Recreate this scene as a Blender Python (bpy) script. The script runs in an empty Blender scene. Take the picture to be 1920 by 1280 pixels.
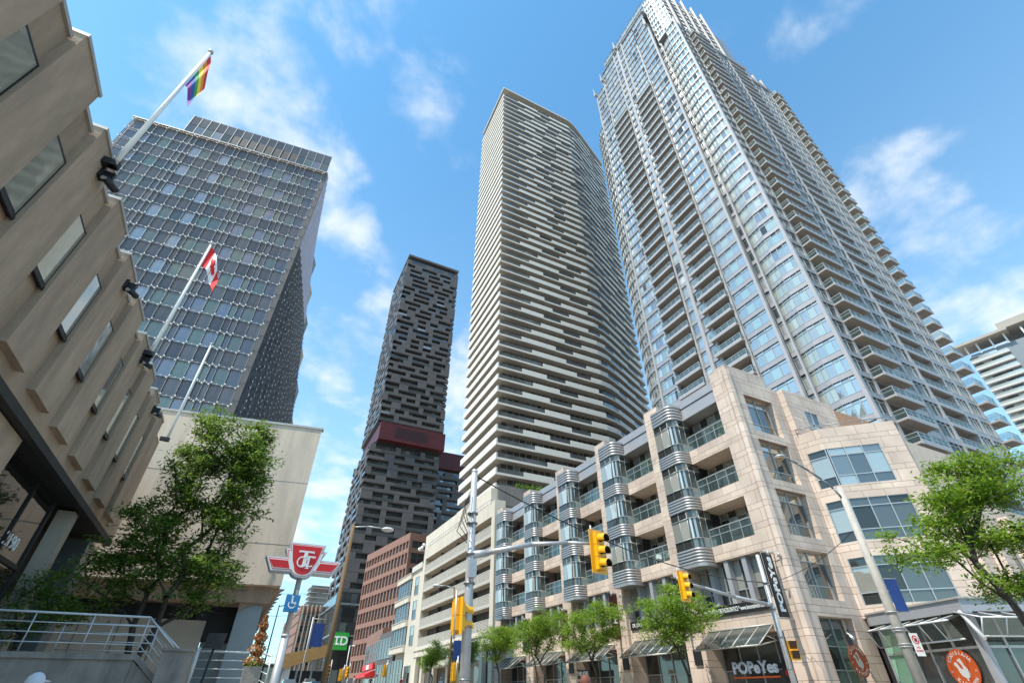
import bpy, bmesh, math, random
from mathutils import Vector, Matrix
R=math.radians
random.seed(7)
S=bpy.context.scene
COL=S.collection
# ---------------------------------------------------------------- camera
CAMZ=1.6
cam=bpy.data.cameras.new('camera'); camo=bpy.data.objects.new('camera',cam); COL.objects.link(camo)
camo.location=(0,0,CAMZ); camo.rotation_euler=(R(90+36.73),0,R(-26.57))
cam.sensor_width=36; cam.lens=36*888.2/1920; cam.clip_end=6000; cam.clip_start=0.1
S.camera=camo
# ---------------------------------------------------------------- sky + sun
SUN_AZ,SUN_EL=257.0,59.0
w=bpy.data.worlds.new('World'); S.world=w; w.use_nodes=True
nt=w.node_tree; nt.nodes.clear()
def N(t,**k):
    n=nt.nodes.new(t)
    for a,b in k.items(): setattr(n,a,b)
    return n
def LK(a,b): nt.links.new(a,b)
out=N('ShaderNodeOutputWorld'); bg=N('ShaderNodeBackground'); bg.inputs['Strength'].default_value=0.135
sky=N('ShaderNodeTexSky',sky_type='NISHITA'); sky.sun_disc=False
sky.sun_elevation=R(SUN_EL); sky.sun_rotation=R(SUN_AZ); sky.air_density=1.1; sky.dust_density=0.4; sky.ozone_density=2.2
tint=N('ShaderNodeMix',data_type='RGBA',blend_type='MULTIPLY'); tint.inputs[0].default_value=1
tint.inputs[7].default_value=(0.76,1.32,1.38,1); LK(sky.outputs[0],tint.inputs[6])
tc=N('ShaderNodeTexCoord')
def M(op,a,b=None,c=None):
    n=N('ShaderNodeMath',operation=op)
    for i,v in enumerate((a,b,c)):
        if v is None: continue
        if isinstance(v,(int,float)): n.inputs[i].default_value=v
        else: LK(v,n.inputs[i])
    return n.outputs[0]
sep=N('ShaderNodeSeparateXYZ'); LK(tc.outputs['Generated'],sep.inputs[0])
zz=M('ADD',M('MAXIMUM',sep.outputs[2],0.0),0.22)
cmb=N('ShaderNodeCombineXYZ'); LK(M('DIVIDE',sep.outputs[0],zz),cmb.inputs[0]); LK(M('DIVIDE',sep.outputs[1],zz),cmb.inputs[1])
n1=N('ShaderNodeTexNoise'); n1.inputs['Scale'].default_value=6.5; n1.inputs['Detail'].default_value=12; n1.inputs['Roughness'].default_value=0.55
n1.inputs['Distortion'].default_value=0.15
LK(cmb.outputs[0],n1.inputs['Vector'])
# cloud banks: (azimuth, elevation, angular radius, weight)
BANKS=[(-27,53,8,.8),(-22,56,6,.85),(-15,54,6,1.0),(-8,50,6,1.05),(-2,47,5,1.1),(3.5,44,4,.8),(-12,66,5,.8),(-16,73,6,.75),(7,64,6,.75),(12,60,5,.7),(9,38,7,.75),(2,30,9,.6),(22,30,10,1.1),(14,22,9,.9),(4,16,10,1.0),(14,12,12,.8),
 (72,38,5,.8),(76,42,5,.85),(81,40,5,.85),(78,32,6,.95),(74,29,5,.9),(82,27,7,.9),(70,62,4,.5),(86,58,5,.6),(-40,62,9,.6),
 (150,40,24,.8),(200,50,22,.9),(240,35,26,1.0),(290,45,22,.8),(180,25,20,.8),(270,68,14,.6),(225,66,16,.75)]
acc=None
for az,el,rad,wt in BANKS:
    d=(math.sin(R(az))*math.cos(R(el)),math.cos(R(az))*math.cos(R(el)),math.sin(R(el)))
    vm=N('ShaderNodeVectorMath',operation='DOT_PRODUCT'); LK(tc.outputs['Generated'],vm.inputs[0]); vm.inputs[1].default_value=d
    mr=N('ShaderNodeMapRange'); mr.interpolation_type='SMOOTHSTEP'
    LK(vm.outputs['Value'],mr.inputs[0]); mr.inputs[1].default_value=math.cos(R(rad*1.25)); mr.inputs[2].default_value=1.0
    mr.inputs[3].default_value=0; mr.inputs[4].default_value=wt
    acc=mr.outputs[0] if acc is None else M('MAXIMUM',acc,mr.outputs[0])
dens=M('ADD',M('MULTIPLY',acc,0.30),n1.outputs[0])
cr=N('ShaderNodeMapRange'); cr.interpolation_type='SMOOTHSTEP'; LK(dens,cr.inputs[0])
cr.inputs[1].default_value=0.62; cr.inputs[2].default_value=1.04; cr.inputs[3].default_value=0; cr.inputs[4].default_value=0.88
# pale air towards the horizon
hz=N('ShaderNodeMapRange'); hz.interpolation_type='SMOOTHSTEP'; LK(sep.outputs[2],hz.inputs[0]); hz.inputs[1].default_value=0.98; hz.inputs[2].default_value=0.0
hz.inputs[3].default_value=0; hz.inputs[4].default_value=0.5
mxh=N('ShaderNodeMix',data_type='RGBA'); LK(hz.outputs[0],mxh.inputs[0]); LK(tint.outputs[2],mxh.inputs[6]); mxh.inputs[7].default_value=(3.7,5.1,6.7,1)
mx=N('ShaderNodeMix',data_type='RGBA'); LK(cr.outputs[0],mx.inputs[0]); LK(mxh.outputs[2],mx.inputs[6]); mx.inputs[7].default_value=(5.3,5.55,5.9,1)
LK(mx.outputs[2],bg.inputs['Color']); LK(bg.outputs[0],out.inputs[0])
sl=bpy.data.lights.new('sun','SUN'); sl.energy=4.0; sl.angle=R(0.53); sl.color=(1,0.94,0.83)
so=bpy.data.objects.new('sun',sl); COL.objects.link(so)
sd=Vector((math.sin(R(SUN_AZ))*math.cos(R(SUN_EL)),math.cos(R(SUN_AZ))*math.cos(R(SUN_EL)),math.sin(R(SUN_EL))))
so.rotation_euler=sd.to_track_quat('Z','Y').to_euler(); so.location=(-60,-20,120)
S.view_settings.view_transform='Standard'; S.view_settings.look='None'; S.view_settings.exposure=0.62; S.view_settings.gamma=1
S.view_settings.use_curve_mapping=False
# ---------------------------------------------------------------- object helpers
ORG={}
def tag(o,label=None,cat=None,group=None,kind=None):
    if label: o['label']=label
    if cat: o['category']=cat
    if group: o['group']=group
    if kind: o['kind']=kind
    return o
def thing(name,label,cat,loc=(0,0,0),group=None):
    o=bpy.data.objects.new(name,None); COL.objects.link(o); o.location=loc; o.empty_display_size=.3
    ORG[o.name]=Vector(loc); return tag(o,label,cat,group)
class F:
    """vertical facade frame: u runs right as seen from outside, d outward, z up"""
    def __init__(s,ox,oy,ux,uy):
        l=math.hypot(ux,uy); s.o=(ox,oy); s.u=(ux/l,uy/l); s.n=(uy/l,-ux/l)
    def p(s,u,d,z): return (s.o[0]+s.u[0]*u+s.n[0]*d, s.o[1]+s.u[1]*u+s.n[1]*d, z)
class MB:
    def __init__(s): s.v=[];s.f=[];s.m=[];s.sm=[]
    def face(s,pts,m=0,sm=False):
        b=len(s.v); s.v+=[tuple(p) for p in pts]; s.f.append(tuple(range(b,b+len(pts)))); s.m.append(m); s.sm.append(sm)
    def hexa(s,P,m=0):
        b=len(s.v); s.v+=[tuple(p) for p in P]
        for q in ((3,2,1,0),(4,5,6,7),(0,1,5,4),(1,2,6,5),(2,3,7,6),(3,0,4,7)): s.f.append(tuple(b+i for i in q)); s.m.append(m); s.sm.append(False)
    def box(s,x0,x1,y0,y1,z0,z1,m=0):
        s.hexa([(x0,y0,z0),(x1,y0,z0),(x1,y1,z0),(x0,y1,z0),(x0,y0,z1),(x1,y0,z1),(x1,y1,z1),(x0,y1,z1)],m)
    def fb(s,f,u0,u1,d0,d1,z0,z1,m=0):
        s.hexa([f.p(u0,d1,z0),f.p(u1,d1,z0),f.p(u1,d0,z0),f.p(u0,d0,z0),f.p(u0,d1,z1),f.p(u1,d1,z1),f.p(u1,d0,z1),f.p(u0,d0,z1)],m)
    def fq(s,f,u0,u1,d,z0,z1,m=0,tilt=0):
        r=lambda: d+random.uniform(-tilt,tilt)
        s.face([f.p(u0,r(),z0),f.p(u1,r(),z0),f.p(u1,r(),z1),f.p(u0,r(),z1)],m)
    def prism(s,poly,z0,z1,m=0,side=None,sm=False):
        n=len(poly); A=sum(poly[i][0]*poly[(i+1)%n][1]-poly[(i+1)%n][0]*poly[i][1] for i in range(n))
        if A<0: poly=poly[::-1]
        b=len(s.v); s.v+=[(x,y,z0) for x,y in poly]+[(x,y,z1) for x,y in poly]
        s.f.append(tuple(b+i for i in range(n))[::-1]); s.f.append(tuple(b+n+i for i in range(n))); s.m+=[m,m]; s.sm+=[False,False]
        for i in range(n):
            j=(i+1)%n; s.f.append((b+i,b+j,b+n+j,b+n+i)); s.m.append(m if side is None else side); s.sm.append(sm)
    def plate(s,f,poly,d0,d1,m=0):
        """extrude polygon (u,z) between depths d0<d1 in frame f"""
        n=len(poly); A=sum(poly[i][0]*poly[(i+1)%n][1]-poly[(i+1)%n][0]*poly[i][1] for i in range(n))
        if A<0: poly=poly[::-1]
        b=len(s.v); s.v+=[f.p(u,d1,z) for u,z in poly]+[f.p(u,d0,z) for u,z in poly]
        s.f.append(tuple(b+i for i in range(n))); s.f.append(tuple(b+n+i for i in range(n))[::-1]); s.m+=[m,m]; s.sm+=[False]*2
        for i in range(n):
            j=(i+1)%n; s.f.append((b+i,b+n+i,b+n+j,b+j)); s.m.append(m); s.sm.append(False)
    def tube(s,a,b2,r0,r1=None,n=10,m=0,cap=True):
        r1=r0 if r1 is None else r1; a=Vector(a); b2=Vector(b2); d=b2-a
        if d.length<1e-6: return
        d.normalize(); x=d.orthogonal().normalized(); y=d.cross(x); b=len(s.v)
        for c,r in ((a,r0),(b2,r1)):
            for i in range(n):
                t=2*math.pi*i/n; s.v.append(tuple(c+(x*math.cos(t)+y*math.sin(t))*r))
        for i in range(n):
            j=(i+1)%n; s.f.append((b+i,b+j,b+n+j,b+n+i)); s.m.append(m); s.sm.append(True)
        if cap:
            s.f.append(tuple(b+i for i in range(n))[::-1]); s.f.append(tuple(b+n+i for i in range(n))); s.m+=[m,m]; s.sm+=[False]*2
    def path(s,pts,r,n=8,m=0):
        rs=r if isinstance(r,list) else [r]*len(pts)
        for i in range(len(pts)-1): s.tube(pts[i],pts[i+1],rs[i],rs[i+1],n,m)
    def ball(s,c,r,m=0,n=10,sz=1):
        b=len(s.v)
        for i in range(n+1):
            t=math.pi*i/n
            for j in range(n): p=2*math.pi*j/n; s.v.append((c[0]+r*math.sin(t)*math.cos(p),c[1]+r*math.sin(t)*math.sin(p),c[2]+r*sz*math.cos(t)))
        for i in range(n):
            for j in range(n):
                k=(j+1)%n; s.f.append((b+i*n+j,b+(i+1)*n+j,b+(i+1)*n+k,b+i*n+k)); s.m.append(m); s.sm.append(True)
    def add(s,o):
        b=len(s.v); s.v+=o.v; s.f+=[tuple(b+i for i in q) for q in o.f]; s.m+=o.m; s.sm+=o.sm
    def build(s,name,mats,parent=None,label=None):
        if not isinstance(mats,(list,tuple)): mats=[mats]
        me=bpy.data.meshes.new(name); og=ORG.get(parent.name,Vector()) if parent else Vector()
        me.from_pydata([(x-og[0],y-og[1],z-og[2]) for x,y,z in s.v],[],s.f)
        for mt in mats: me.materials.append(mt)
        me.polygons.foreach_set('material_index',s.m); me.polygons.foreach_set('use_smooth',s.sm); me.update()
        o=bpy.data.objects.new(name,me); COL.objects.link(o)
        if parent: o.parent=parent; ORG[o.name]=og
        else: ORG[o.name]=Vector()
        if label: o['label']=label
        return o
def struct(name,mb,mats): o=mb.build(name,mats); o['kind']='structure'; return o
cr_,ci_=math.cos(R(36.73)),math.sin(R(36.73)); ya=R(26.57)
def seen(c):
    x,y,z=c[0],c[1],c[2]-CAMZ
    fx,fy=math.sin(ya),math.cos(ya); rt=x*fy-y*fx; fw=x*fx+y*fy
    dz=fw*cr_+z*ci_; up=-fw*ci_+z*cr_
    if dz<=1: return 0
    return 1 if abs(888*rt/dz)<970 and abs(888*up/dz)<650 else 0
class Many:
    """a repeated part: the largest in view become parts of their own, the rest one mesh"""
    def __init__(s,name,mats,parent,limit=96): s.a=(name,mats,parent,limit); s.L=[]
    def add(s,c,mb,size=1.0):
        d=(Vector(c)-Vector((0,0,CAMZ))).length; s.L.append((seen(c)*size/(d*d),len(s.L),mb))
    def done(s):
        name,mats,par,lim=s.a; s.L.sort(key=lambda t:(-t[0],t[1]))
        for sc,_,mb in s.L[:lim]:
            if sc>0: mb.build(name,mats,par)
        k=sum(1 for t in s.L[:lim] if t[0]>0); rest=MB()
        for sc,_,mb in s.L[k:]: rest.add(mb)
        if rest.f: o=rest.build(name+'_field',mats,par); o['kind']='stuff'
def copy_thing(r,loc,label,name=None):
    c=r.copy(); COL.objects.link(c); c.location=loc; c['label']=label
    def rec(a,b):
        for ch in a.children:
            d=ch.copy(); COL.objects.link(d); d.parent=b; rec(ch,d)
    rec(r,c); return c
def text_mb(txt,f,u,z,h,d,ext=.012,rot=0,m=0,bold=0.0,width=None,shear=0,align='CENTER',mat=None):
    """lettering as solid geometry on facade frame f centred at (u,z), cap height h"""
    cu=bpy.data.curves.new('t','FONT'); cu.body=txt; cu.align_x=align; cu.align_y='CENTER'; cu.size=h*1.4; cu.extrude=ext; cu.offset=bold*h; cu.shear=shear; cu.resolution_u=3
    o=bpy.data.objects.new('t',cu); COL.objects.link(o); bpy.context.view_layer.update()
    me=bpy.data.meshes.new_from_object(o.evaluated_get(bpy.context.evaluated_depsgraph_get())); mb=MB(); c,s=math.cos(rot),math.sin(rot)
    xs=[v.co.x for v in me.vertices]; k=1
    if width and xs: k=width/(max(xs)-min(xs))
    for v in me.vertices:
        x,y,zz=v.co.x*k,v.co.y,v.co.z; mb.v.append(f.p(u+x*c-y*s,d+ext+zz,z+x*s+y*c))
    for p in me.polygons: mb.f.append(tuple(p.vertices)); mb.m.append(m); mb.sm.append(False)
    bpy.data.objects.remove(o); bpy.data.curves.remove(cu); bpy.data.meshes.remove(me)
    return mb
# ---------------------------------------------------------------- materials
def newmat(name):
    m=bpy.data.materials.new(name); m.use_nodes=True; return m,m.node_tree,m.node_tree.nodes['Principled BSDF']
def rgb(c): return (c[0],c[1],c[2],1)
def mat(name,col,rough=.7,metal=0,var=.15,scale=1.5,streak=0,stain=0,bump=0,bscale=40,spec=.5,emit=0,coat=0):
    m,t,b=newmat(name); n=t.nodes; l=t.links
    b.inputs['Roughness'].default_value=rough; b.inputs['Metallic'].default_value=metal; b.inputs['Specular IOR Level'].default_value=spec
    b.inputs['Coat Weight'].default_value=coat
    g=n.new('ShaderNodeNewGeometry')
    nz=n.new('ShaderNodeTexNoise'); nz.inputs['Scale'].default_value=scale; nz.inputs['Detail'].default_value=5; nz.inputs['Roughness'].default_value=.65
    if streak:
        mp=n.new('ShaderNodeMapping'); mp.inputs['Scale'].default_value=(1,1,streak); l.new(g.outputs['Position'],mp.inputs[0]); l.new(mp.outputs[0],nz.inputs['Vector'])
    else: l.new(g.outputs['Position'],nz.inputs['Vector'])
    mr=n.new('ShaderNodeMapRange'); l.new(nz.outputs[0],mr.inputs[0]); mr.inputs[1].default_value=.3; mr.inputs[2].default_value=.7
    mr.inputs[3].default_value=1-var; mr.inputs[4].default_value=1+var
    vm=n.new('ShaderNodeVectorMath'); vm.operation='SCALE'; vm.inputs[0].default_value=col; l.new(mr.outputs[0],vm.inputs['Scale'])
    if stain:
        mp2=n.new('ShaderNodeMapping'); mp2.inputs['Scale'].default_value=(1.1,1.1,.16); l.new(g.outputs['Position'],mp2.inputs[0])
        n3=n.new('ShaderNodeTexNoise'); n3.inputs['Scale'].default_value=1.0; n3.inputs['Detail'].default_value=7; n3.inputs['Roughness'].default_value=.7; l.new(mp2.outputs[0],n3.inputs['Vector'])
        m3=n.new('ShaderNodeMapRange'); m3.interpolation_type='SMOOTHSTEP'; l.new(n3.outputs[0],m3.inputs[0]); m3.inputs[1].default_value=.34; m3.inputs[2].default_value=.60; m3.inputs[3].default_value=1-stain; m3.inputs[4].default_value=1
        v3=n.new('ShaderNodeVectorMath'); v3.operation='SCALE'; l.new(vm.outputs[0],v3.inputs[0]); l.new(m3.outputs[0],v3.inputs['Scale']); l.new(v3.outputs[0],b.inputs['Base Color'])
    else: l.new(vm.outputs[0],b.inputs['Base Color'])
    if bump:
        n2=n.new('ShaderNodeTexNoise'); n2.inputs['Scale'].default_value=bscale; n2.inputs['Detail'].default_value=3; l.new(g.outputs['Position'],n2.inputs['Vector'])
        bp=n.new('ShaderNodeBump'); bp.inputs['Strength'].default_value=bump; bp.inputs['Distance'].default_value=.02; l.new(n2.outputs[0],bp.inputs['Height']); l.new(bp.outputs[0],b.inputs['Normal'])
    if emit: b.inputs['Emission Color'].default_value=rgb(col); b.inputs['Emission Strength'].default_value=emit
    return m
def glass(name,cols,metal=.6,rough=.06,spec=.8):
    """window glass: every pane (mesh island) takes its own tint from cols [(pos,colour,metallic)]"""
    m,t,b=newmat(name); n=t.nodes; l=t.links
    g=n.new('ShaderNodeNewGeometry'); r=n.new('ShaderNodeValToRGB'); r.color_ramp.interpolation='CONSTANT'
    e=r.color_ramp.elements
    while len(e)<len(cols): e.new(1)
    for i,(p,c) in enumerate(cols): e[i].position=p; e[i].color=rgb(c)
    l.new(g.outputs['Random Per Island'],r.inputs[0]); l.new(r.outputs[0],b.inputs['Base Color'])
    b.inputs['Metallic'].default_value=metal; b.inputs['Roughness'].default_value=rough; b.inputs['Specular IOR Level'].default_value=spec
    nz=n.new('ShaderNodeTexNoise'); nz.inputs['Scale'].default_value=.9; l.new(g.outputs['Position'],nz.inputs['Vector'])
    bp=n.new('ShaderNodeBump'); bp.inputs['Strength'].default_value=.12; bp.inputs['Distance'].default_value=.05; l.new(nz.outputs[0],bp.inputs['Height']); l.new(bp.outputs[0],b.inputs['Normal'])
    return m
def wall_uv(t,l):
    n=t.nodes; g=n.new('ShaderNodeNewGeometry')
    cx=n.new('ShaderNodeVectorMath'); cx.operation='CROSS_PRODUCT'; cx.inputs[0].default_value=(0,0,1); l.new(g.outputs['True Normal'],cx.inputs[1])
    nm=n.new('ShaderNodeVectorMath'); nm.operation='NORMALIZE'; l.new(cx.outputs[0],nm.inputs[0])
    dt=n.new('ShaderNodeVectorMath'); dt.operation='DOT_PRODUCT'; l.new(g.outputs['Position'],dt.inputs[0]); l.new(nm.outputs[0],dt.inputs[1])
    sp=n.new('ShaderNodeSeparateXYZ'); l.new(g.outputs['Position'],sp.inputs[0])
    return g,dt.outputs['Value'],sp.outputs[2]
def ashlar(name,c1,c2,mortar,per=1.09,ww=1.15):
    m,t,b=newmat(name); n=t.nodes; l=t.links; g,u,z=wall_uv(t,l)
    def MM(op,a,bb=None):
        q=n.new('ShaderNodeMath'); q.operation=op
        for i,v in enumerate((a,bb)):
            if v is None: continue
            if isinstance(v,(int,float)): q.inputs[i].default_value=v
            else: l.new(v,q.inputs[i])
        return q.outputs[0]
    s=MM('DIVIDE',z,per); fr=MM('FRACT',s); fl=MM('FLOOR',s)
    lo=MM('MULTIPLY',MM('MINIMUM',MM('DIVIDE',fr,.70),1),.5); hi=MM('MULTIPLY',MM('MAXIMUM',MM('DIVIDE',MM('SUBTRACT',fr,.70),.30),0),.5)
    v=MM('ADD',fl,MM('ADD',lo,hi)); cb=n.new('ShaderNodeCombineXYZ'); l.new(u,cb.inputs[0]); l.new(v,cb.inputs[1])
    br=n.new('ShaderNodeTexBrick'); l.new(cb.outputs[0],br.inputs['Vector']); br.inputs['Scale'].default_value=1; br.inputs['Brick Width'].default_value=ww; br.inputs['Row Height'].default_value=.5
    br.inputs['Mortar Size'].default_value=.013; br.inputs['Mortar Smooth'].default_value=.1; br.offset=.5
    br.inputs['Color1'].default_value=rgb(c1); br.inputs['Color2'].default_value=rgb(c2); br.inputs['Mortar'].default_value=rgb(mortar)
    nz=n.new('ShaderNodeTexNoise'); nz.inputs['Scale'].default_value=.6; nz.inputs['Detail'].default_value=6; l.new(g.outputs['Position'],nz.inputs['Vector'])
    mr=n.new('ShaderNodeMapRange'); l.new(nz.outputs[0],mr.inputs[0]); mr.inputs[1].default_value=.3; mr.inputs[2].default_value=.7; mr.inputs[3].default_value=.80; mr.inputs[4].default_value=1.14
    vm=n.new('ShaderNodeVectorMath'); vm.operation='SCALE'; l.new(br.outputs[0],vm.inputs[0]); l.new(mr.outputs[0],vm.inputs['Scale']); l.new(vm.outputs[0],b.inputs['Base Color'])
    b.inputs['Roughness'].default_value=.75
    return m
def leafmat(name,a,b_,c):
    m,t,b=newmat(name); n=t.nodes; l=t.links; g=n.new('ShaderNodeNewGeometry')
    r=n.new('ShaderNodeValToRGB'); e=r.color_ramp.elements; e.new(.5)
    for i,(p,q) in enumerate(((0,a),(.55,b_),(1,c))): e[i].position=p; e[i].color=rgb(q)
    l.new(g.outputs['Random Per Island'],r.inputs[0]); l.new(r.outputs[0],b.inputs['Base Color']); b.inputs['Roughness'].default_value=.5
    tr=n.new('ShaderNodeBsdfTranslucent'); mxs=n.new('ShaderNodeMixShader'); mxs.inputs[0].default_value=.38
    hs=n.new('ShaderNodeHueSaturation'); hs.inputs['Value'].default_value=1.9; hs.inputs['Hue'].default_value=.475; l.new(r.outputs[0],hs.inputs['Color']); l.new(hs.outputs[0],tr.inputs[0])
    l.new(b.outputs[0],mxs.inputs[1]); l.new(tr.outputs[0],mxs.inputs[2]); l.new(mxs.outputs[0],n['Material Output'].inputs[0])
    return m
def clear(name,tint=(.85,.95,.93),alpha=.35):
    """thin transparent glass"""
    m,t,b=newmat(name); n=t.nodes; l=t.links
    tr=n.new('ShaderNodeBsdfTransparent'); tr.inputs[0].default_value=rgb(tint); mxs=n.new('ShaderNodeMixShader'); mxs.inputs[0].default_value=alpha
    b.inputs['Base Color'].default_value=rgb((.5,.62,.62)); b.inputs['Metallic'].default_value=.7; b.inputs['Roughness'].default_value=.05
    l.new(tr.outputs[0],mxs.inputs[1]); l.new(b.outputs[0],mxs.inputs[2]); l.new(mxs.outputs[0],n['Material Output'].inputs[0]); return m
K={}
K['asphalt']=mat('asphalt',(.085,.08,.076),.9,var=.2,scale=3,bump=.4)
K['paving']=mat('paving',(.42,.37,.31),.85,var=.12,scale=.8,bump=.2)
K['earth']=mat('city_ground',(.34,.305,.26),.95,var=.2,scale=.05)
K['paint']=mat('road_paint',(.75,.75,.72),.7,var=.1)
K['brown']=mat('brown_precast',(.38,.275,.19),.85,stain=.20,var=.14,scale=1.1,streak=.6,bump=.9,bscale=22)
K['brown2']=mat('brown_precast_panel',(.40,.293,.208),.85,stain=.20,var=.16,scale=1.6,streak=.35,bump=.6,bscale=30)
K['coping']=mat('metal_coping',(.42,.40,.37),.45,.3,var=.1)
K['black']=mat('black_paint',(.012,.012,.014),.5,var=.2)
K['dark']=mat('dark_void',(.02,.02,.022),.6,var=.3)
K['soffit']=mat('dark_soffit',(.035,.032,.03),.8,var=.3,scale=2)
K['oldglass']=glass('office_window_grey_green',[(0,(.07,.07,.065)),(.35,(.40,.40,.34)),(.55,(.05,.05,.05)),(.8,(.55,.55,.50))],.55,.08)
K['darkglass']=glass('dark_mirror_glass',[(0,(.10,.09,.085)),(.6,(.12,.11,.10))],.85,.04)
K['beigeconc']=mat('beige_cast_concrete',(.62,.505,.39),.85,stain=.2,var=.13,scale=.5,streak=.25,bump=.4,bscale=12)
K['tan']=mat('tan_panel',(.42,.36,.29),.8,var=.08,scale=.6)
K['greymetal']=mat('grey_metal_cladding',(.22,.24,.25),.4,.5,var=.08)
K['cable']=mat('cable_white',(.46,.44,.42),.5,var=.05)
K['podgrey']=mat('grey_podium_render',(.20,.185,.17),.85,stain=.15,var=.08)
K['steel']=mat('galvanised_steel',(.44,.45,.46),.5,.35,var=.12,scale=4)
K['grail']=mat('grey_balcony_rail',(.40,.41,.41),.4,.4,var=.06)
K['rail']=mat('pale_painted_rail',(.62,.62,.62),.4,.3,var=.06)
K['offwhite']=mat('grey_white_slab',(.50,.49,.47),.6,var=.06)
K['white']=mat('white_paint',(.78,.78,.76),.5,var=.05)
K['yellow']=mat('signal_yellow',(.85,.42,.008),.42,var=.05,coat=.3)
K['red']=mat('sign_red',(.62,.010,.014),.45,var=.05)
K['stone']=ashlar('pink_beige_ashlar',(.63,.505,.41),(.50,.395,.33),(.25,.17,.125))
K['stoneplain']=mat('pink_beige_stone_slab',(.56,.45,.36),.75,var=.1,scale=.8)
K['alu']=mat('ribbed_aluminium',(.40,.39,.385),.42,.55,var=.05)
K['aludark']=mat('aluminium_groove',(.07,.07,.08),.5,.4,var=.1)
K['greyfascia']=mat('grey_metal_fascia',(.36,.36,.38),.5,.3,var=.05)
K['mull']=mat('mullion_metal',(.38,.41,.42),.4,.4,var=.05)
K['bayglass']=glass('bay_window_glass',[(0,(.20,.20,.17)),(.3,(.42,.42,.37)),(.5,(.07,.075,.07)),(.8,(.62,.60,.53))],.5,.04)
K['officeglass']=glass('blue_window_glass',[(0,(.30,.29,.27)),(.4,(.60,.55,.47)),(.7,(.20,.20,.19))],.8,.04)
K['shopglass']=glass('shop_window_glass',[(0,(.06,.065,.06)),(.5,(.14,.15,.145))],.55,.05)
K['greenglass']=mat('green_back_painted_glass',(.24,.46,.33),.15,.1,var=.06)
K['railglass']=clear('balustrade_glass',(.80,.88,.87),.16)
K['canopy']=clear('canopy_glass',(.62,.58,.55),.28)
K['rtband']=mat('silver_grey_spandrel',(.33,.32,.33),.45,.25,var=.08,scale=.7)
K['rtpier']=mat('pale_grey_pier',(.35,.34,.345),.5,.15,var=.05)
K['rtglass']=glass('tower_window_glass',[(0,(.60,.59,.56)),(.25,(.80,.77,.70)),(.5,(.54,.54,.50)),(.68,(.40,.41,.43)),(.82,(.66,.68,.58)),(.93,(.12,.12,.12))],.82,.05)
K['rtshade']=glass('tower_glass_shade_tint',[(0,(.42,.44,.46)),(.2,(.66,.66,.62)),(.45,(.28,.31,.31)),(.6,(.72,.71,.66)),(.75,(.14,.15,.15))],.72,.06)  # darker copy of the tower glass, shade put into its tints
K['rtgreen']=glass('pale_green_spandrel_glass',[(0,(.50,.53,.46)),(.5,(.57,.59,.52)),(.8,(.46,.49,.44))],.5,.12)
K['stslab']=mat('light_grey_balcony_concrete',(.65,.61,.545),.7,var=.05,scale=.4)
K['stsoff']=mat('soffit_shade_tone',(.38,.345,.30),.85,var=.06,scale=.5)  # darker than the slab: shade under the balconies put into the colour
K['stglass']=glass('dark_recessed_glass',[(0,(.09,.09,.09)),(.4,(.17,.17,.165)),(.7,(.06,.06,.06)),(.9,(.28,.29,.28))],.6,.08)
K['ebclad']=mat('charcoal_cladding',(.10,.085,.080),.6,.0,var=.12,scale=.3)
K['ebred']=mat('dark_red_cladding',(.085,.011,.013),.5,.1,var=.15,scale=.5)
K['ebglass']=glass('charcoal_tower_glass',[(0,(.085,.08,.08)),(.4,(.12,.12,.12)),(.75,(.18,.19,.19)),(.93,(.30,.32,.31))],.7,.07)
K['ebrail']=glass('pale_balcony_glass',[(0,(.16,.155,.15)),(.5,(.10,.10,.10)),(.85,(.30,.31,.30))],.35,.15)
K['darkpanel']=mat('dark_grey_panel',(.11,.10,.095),.45,var=.08)
K['siglass']=glass('curtain_wall_glass',[(0,(.16,.145,.13)),(.22,(.22,.21,.175)),(.42,(.19,.165,.165)),(.6,(.23,.235,.185)),(.8,(.28,.255,.26)),(.93,(.38,.35,.34))],.75,.05)
K['sispan']=glass('curtain_wall_spandrel',[(0,(.12,.105,.10)),(.4,(.15,.135,.13)),(.75,(.095,.088,.088))],.45,.15)
K['sidark']=mat('dark_screen_mesh',(.035,.037,.045),.35,.3,var=.9,scale=2.2)
K['silil']=mat('pale_corrugated_screen',(.42,.41,.50),.4,.3,var=.1)
K['redstone']=mat('red_granite',(.255,.125,.085),.65,var=.12,scale=.8)
K['redglass']=glass('office_dark_glass',[(0,(.05,.045,.04)),(.5,(.08,.075,.07)),(.8,(.12,.12,.11))],.45,.05)
K['garage']=mat('cream_precast',(.60,.53,.43),.8,stain=.12,var=.07,scale=.7,streak=.4)
K['louvre']=mat('cream_louvre_slat',(.56,.52,.45),.6,var=.04)
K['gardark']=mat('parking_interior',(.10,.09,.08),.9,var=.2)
K['bark']=mat('bark',(.055,.045,.038),.9,var=.3,scale=9,bump=.8,bscale=60)
K['leaf_bright']=leafmat('locust_leaf',(.085,.16,.012),(.13,.24,.018),(.19,.33,.035))
K['leaf_dark']=leafmat('maple_leaf',(.045,.095,.014),(.085,.165,.022),(.15,.26,.04))
K['leaf_orange']=leafmat('dried_cypress_leaf',(.22,.10,.03),(.36,.19,.06),(.46,.28,.10))
K['wood']=mat('weathered_wood_pole',(.17,.105,.05),.85,var=.2,scale=3,streak=.1)
K['conc']=mat('grey_concrete',(.34,.30,.265),.85,stain=.35,var=.2,scale=1.5,bump=.5,bscale=14)
K['concpole']=mat('spun_concrete_pole',(.42,.385,.34),.8,var=.14,scale=5,bump=.3,bscale=50)
K['blue']=mat('sign_blue',(.02,.20,.45),.45,var=.05)
K['navy']=mat('banner_blue',(.015,.05,.22),.6,var=.15)
K['green']=mat('bank_green',(.03,.32,.04),.4,var=.05)
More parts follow.
